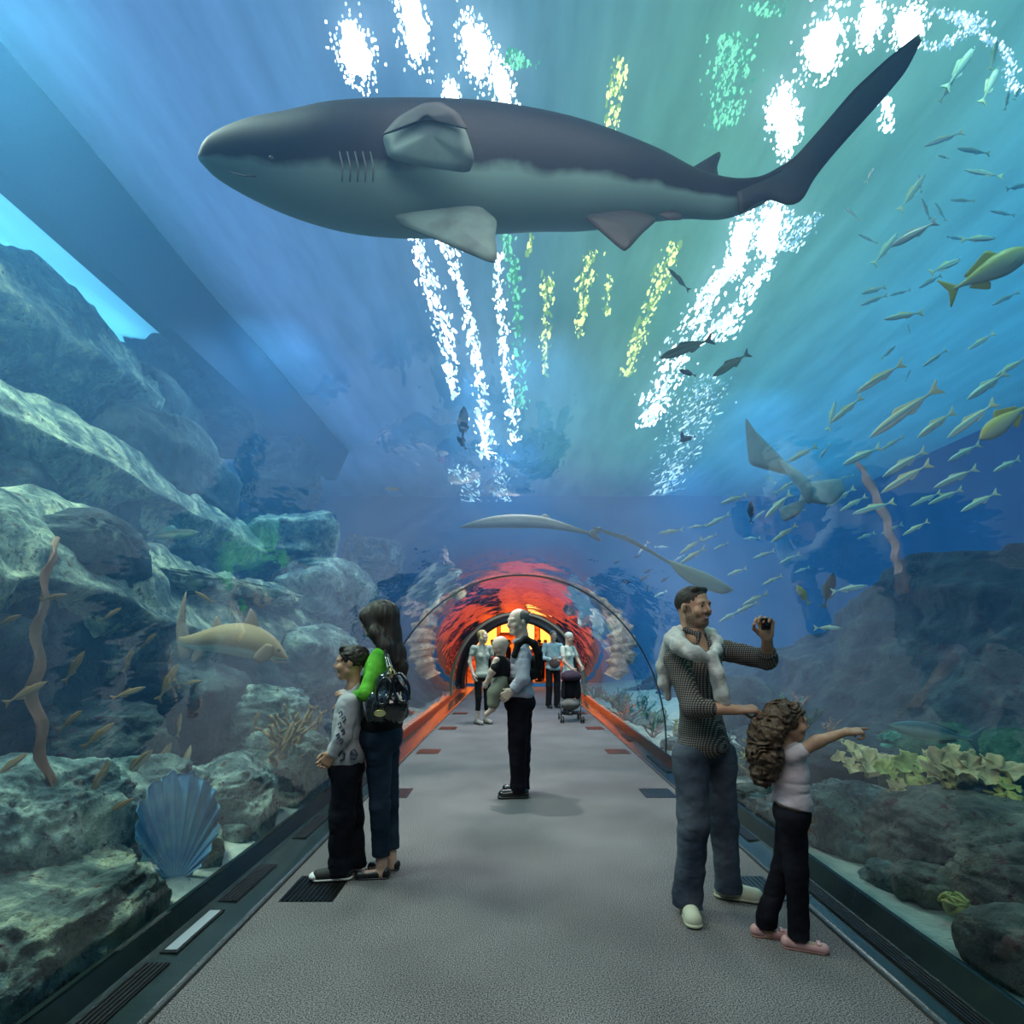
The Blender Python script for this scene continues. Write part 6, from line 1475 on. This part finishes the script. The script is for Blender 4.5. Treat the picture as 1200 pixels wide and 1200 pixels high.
# ------------------------------------------------------------------ generic standing figure (farther people)
def figure(Y, x, zt, yf, F_, hf, lab, skin_, hair_, top_, bot_, arms, legs=True, fem=False, s=1., h=.009, haird='short', sleeve=.4, hemk=.5, capri=0., shoe_m=None, name='person'):
    """x, zt, yf: pixel column, pixel row of the crown, pixel row of the soles at distance Y"""
    def w(a, b, d=0.): return W(a, b, Y+d)
    e = empty(name, (w(x, 0)[0], Y, 0), lab, 'person')
    T = w(x, zt)[2]; q = T/1.76; R0 = frame(F_); c0 = V(w(x, 0)[0], Y, 0)
    def p(r, f, z): return c0+R0[0]*r*q+R0[1]*f*q+UP*z*q
    H = .232*q; hc = p(0, .03, 1.645)
    J = dict(nk=p(0, -.01, 1.46), sl=p(-.19*s, -.01, 1.42), sr=p(.19*s, -.01, 1.42), hp=p(0, 0, .96))
    B = SDF(.02); g, R = head(B, hc, hf, H); B.cap(g(0, -.1, -.22), J['nk'], .055*q, .058*q, k=.03); torso(B, J, F_, s=q*(.9 if fem else 1)*s, g=-.018, fem=fem)
    ar = []
    for side, k in (('l', -1), ('r', 1)):
        el, wr = arms[side]; el = p(*el); wr = p(*wr); sh_ = J['s'+side]; limb(B, [sh_, el, wr], [.043*q, .037*q, .026*q]); ar.append((sh_, el, wr))
        hand(B, wr, nrm(wr-el), R0[0]*-k, R0[1], L=.175*q, curl=.45, r=.010)
    lg = []
    for k in (-1, 1):
        hp, kn, an = p(k*.09, 0, .93), p(k*.095, .02, .50), p(k*.10, -.01, .09); lg.append((hp, kn, an)); limb(B, [hp, kn, an], [.068*q, .048*q, .034*q]);
    sob('body', B, h, skin_, e); eyes(e, g, R, H)
    B = SDF(.012); B.ell(g(0, -.09, .16), R, V(.35, .42, .36)*H); B.ell(g(0, .44, -.06), R, V(.34, .34, .36)*H, sub=True)
    if haird == 'short': B.ell(g(0, .08, -.38), R, V(.5, .42, .34)*H, sub=True)
    else:
        for k in (-1, 1): limb(B, [g(k*.27, .02, .05), g(k*.32, .0, -.25), g(k*.30, .0, -.55)], [.11*H, .12*H, .07*H])
        B.cap(g(0, -.25, 0), g(0, -.25, -.5), .22*H, .16*H)
    sob('hair', B, h, hair_, e)
    B = SDF(.02); torso(B, J, F_, s=q*(.92 if fem else 1.02)*s, g=.002, fem=fem); B.ell(p(0, 0, .92), R0, V(.18, .14, .11)*q); B.cut(p(0, 0, .86), -UP)
    for (sh_, el, wr) in ar:
        if sleeve <= 1: B.cap(sh_, sh_+(el-sh_)*sleeve, .06*q, .056*q)
        else: limb(B, [sh_, el, el+(wr-el)*(sleeve-1)], [.06*q, .054*q, .044*q])
    B.cap(J['nk']+UP*.03+R0[1]*.02, J['nk']+UP*.1+R0[1]*.04, .055*q, .06*q, sub=True, k=.01); sob('top', B, h, top_, e, disp=folds(.009, (8, 8, 9)))
    B = SDF(.02); B.ell(p(0, 0, .92), R0, V(.165, .13, .12)*q)
    for hp, kn, an in lg: limb(B, [hp, kn, an], [.088*q, (.06 if fem else .078)*q, (.046 if fem else .072)*q], k=.03)
    for hp, kn, an in lg: B.cap(an, an*V(1, 1, 0), (.046 if fem else .072)*q)
    B.cut(p(0, 0, .91), UP); B.cut(p(0, 0, .05+capri), -UP); sob('trousers', B, h, bot_, e, disp=folds(.008))
    for hp, kn, an in lg:
        a = an.copy(); a[2] = 0; shoe(e, a-R0[1]*.08, a+R0[1]*.18, .98*q, shoe_m or BLACK, BLACK, h=.008)
    return e
figure(10.8, 565, 738, 848, V(.6, -.8, 0), V(.85, -.45, .12), 'person with blonde hair in a grey green tee and black cropped trousers, looking up', SK_P, HAIRBL, cloth('tee_grey_green', (.34, .38, .33)), cloth('capri_black', (.012, .012, .014)),
       dict(l=((-.24, .02, 1.15), (-.22, .14, .95)), r=((.26, -.02, 1.16), (.24, .06, .93))), fem=True, haird='long', sleeve=.45, capri=.2, shoe_m=mat('shoe_grey', (.25, .23, .2), .7))
figure(13.6, 648, 739, 828, V(.25, -.97, 0), V(.3, -.95, 0), 'person, an older man in a pale blue long sleeved shirt behind the stroller', SK_W, HAIRG, cloth('shirt_pale_blue', (.50, .62, .64)), cloth('trousers_black2', (.012, .012, .015)),
       dict(l=((-.23, .05, 1.15), (-.05, .20, 1.12)), r=((.25, .02, 1.15), (.05, .22, 1.08))), sleeve=1.7, h=.011)
figure(12.3, 666, 741, 838, V(.75, -.65, 0), V(.9, -.4, -.2), 'person with short white hair in a white tee standing behind the stroller', SK_W, HAIRW, cloth('tee_white', (.60, .64, .56)), cloth('trousers_dark2', (.02, .018, .02)),
       dict(l=((-.22, .10, 1.16), (-.10, .28, 1.02)), r=((.24, .06, 1.14), (.20, .24, .98))), fem=True, sleeve=.6, h=.011)
for px, Y, lab, f_ in ((577, 23.5, 'dark silhouette of a person in the orange hall nearest the blonde woman', V(0, -1, 0)), (596, 24.2, 'dark silhouette of a person in the orange hall behind the baby\'s head', V(1, -.2, 0)), (632, 23.8, 'dark silhouette of a person in the orange hall just right of the lavender shirt', V(-1, -.2, 0)), (639, 24.4, 'dark silhouette of a person in the orange hall behind the older man', V(0, -1, 0))):
    figure(Y, px, HY-(1.72-CH)*F/Y, 0, f_, f_, lab, SK_W, HAIRD, cloth('dark_top', (.03, .02, .02)), cloth('dark_trousers', (.02, .02, .02)), dict(l=((-.24, 0, 1.15), (-.22, .05, .92)), r=((.24, 0, 1.15), (.22, .05, .92))), h=.018, sleeve=1.7)
# bag held by the older man
o = SDF(.02); o.ell(W(650, 777, 13.35), frame(V(0, 1, 0)), V(.13, .06, .12)); finish(sob('shoulder_bag', o, .01, cloth('bag_brown', (.12, .08, .075)), None), 'brown bag hanging between the old couple', 'bag')

# ------------------------------------------------------------------ stroller
def stroller():
    Y = 11.2
    def w(x, y, d=0.): return W(x, y, Y+d)
    e = empty('stroller', (w(665, 0)[0], Y, 0), 'black stroller with a grey basket standing in front of the old couple', 'stroller')
    FR = mat('stroller_metal', (.10, .10, .11), .35, metal=.7); BK = cloth('stroller_black', (.014, .014, .018)); GB = cloth('basket_grey', (.16, .15, .14)); RB = mat('rubber', (.012, .012, .012), .7); PR = cloth('canopy_plum', (.05, .03, .05))
    B = SDF(.02); B.ell(w(669, 793, .0), frame(V(0, -1, 0)), V(.20, .24, .13)); B.cut(w(0, 797), -UP); sob('canopy', B, .008, PR, e, disp=folds(.004))
    B = SDF(.02); B.cap(w(661, 800, -.05), w(661, 816, -.05), .05); B.cap(w(677, 800, -.05), w(677, 816, -.05), .05); B.ell(w(669, 807, -.02), frame(V(0, -1, 0)), V(.16, .06, .2)); sob('seat_back', B, .008, BK, e)
    B = SDF(.02); B.ell(w(668, 825, -.02), frame(V(0, -1, 0)), V(.20, .22, .12)); B.cut(w(0, 817), UP); sob('basket', B, .008, GB, e, disp=folds(.008))
    for s in (-1, 1):
        x = 669+s*11.5
        for nm, pts in (('frame', [w(x, 788, .32), w(x, 800, .2), w(x, 822, -.05), w(x, 838, -.28)]), ('frame', [w(x, 808, -.1), w(x, 824, .12), w(x, 838, .28)])):
            mb_ = MB(); mb_.tube(pts, .012, 8); mb_.build(nm, FR, e, smooth=True)
        mb_ = MB(); mb_.tube([w(x, 788, .32), w(x-s*2, 783, .42)], .018, 8); mb_.build('handle', RB, e, smooth=True)
    mb_ = MB(); mb_.tube([w(658, 834, .1), w(680, 834, .1)], .01, 8); mb_.build('crossbar', FR, e, smooth=True)
    for s in (-1, 1):
        for d in (-.28, .28):
            for k in (-1, 1):
                c = w(669+s*11.5, 0, d); c = V((669+s*11.5-HX)/F*Y+k*.022, Y+d, .065)
                mb_ = MB().lathe([(.02, -.012), (.055, -.014), (.065, -.008), (.065, .008), (.055, .014), (.02, .012)], c, 18, 'x'); q = mb_.build('wheel', RB, e, smooth=True)
                MB().lathe([(.001, -.014), (.02, -.014), (.02, .014), (.001, .014)], c, 12, 'x').build('hub', SILVER, q)
stroller()
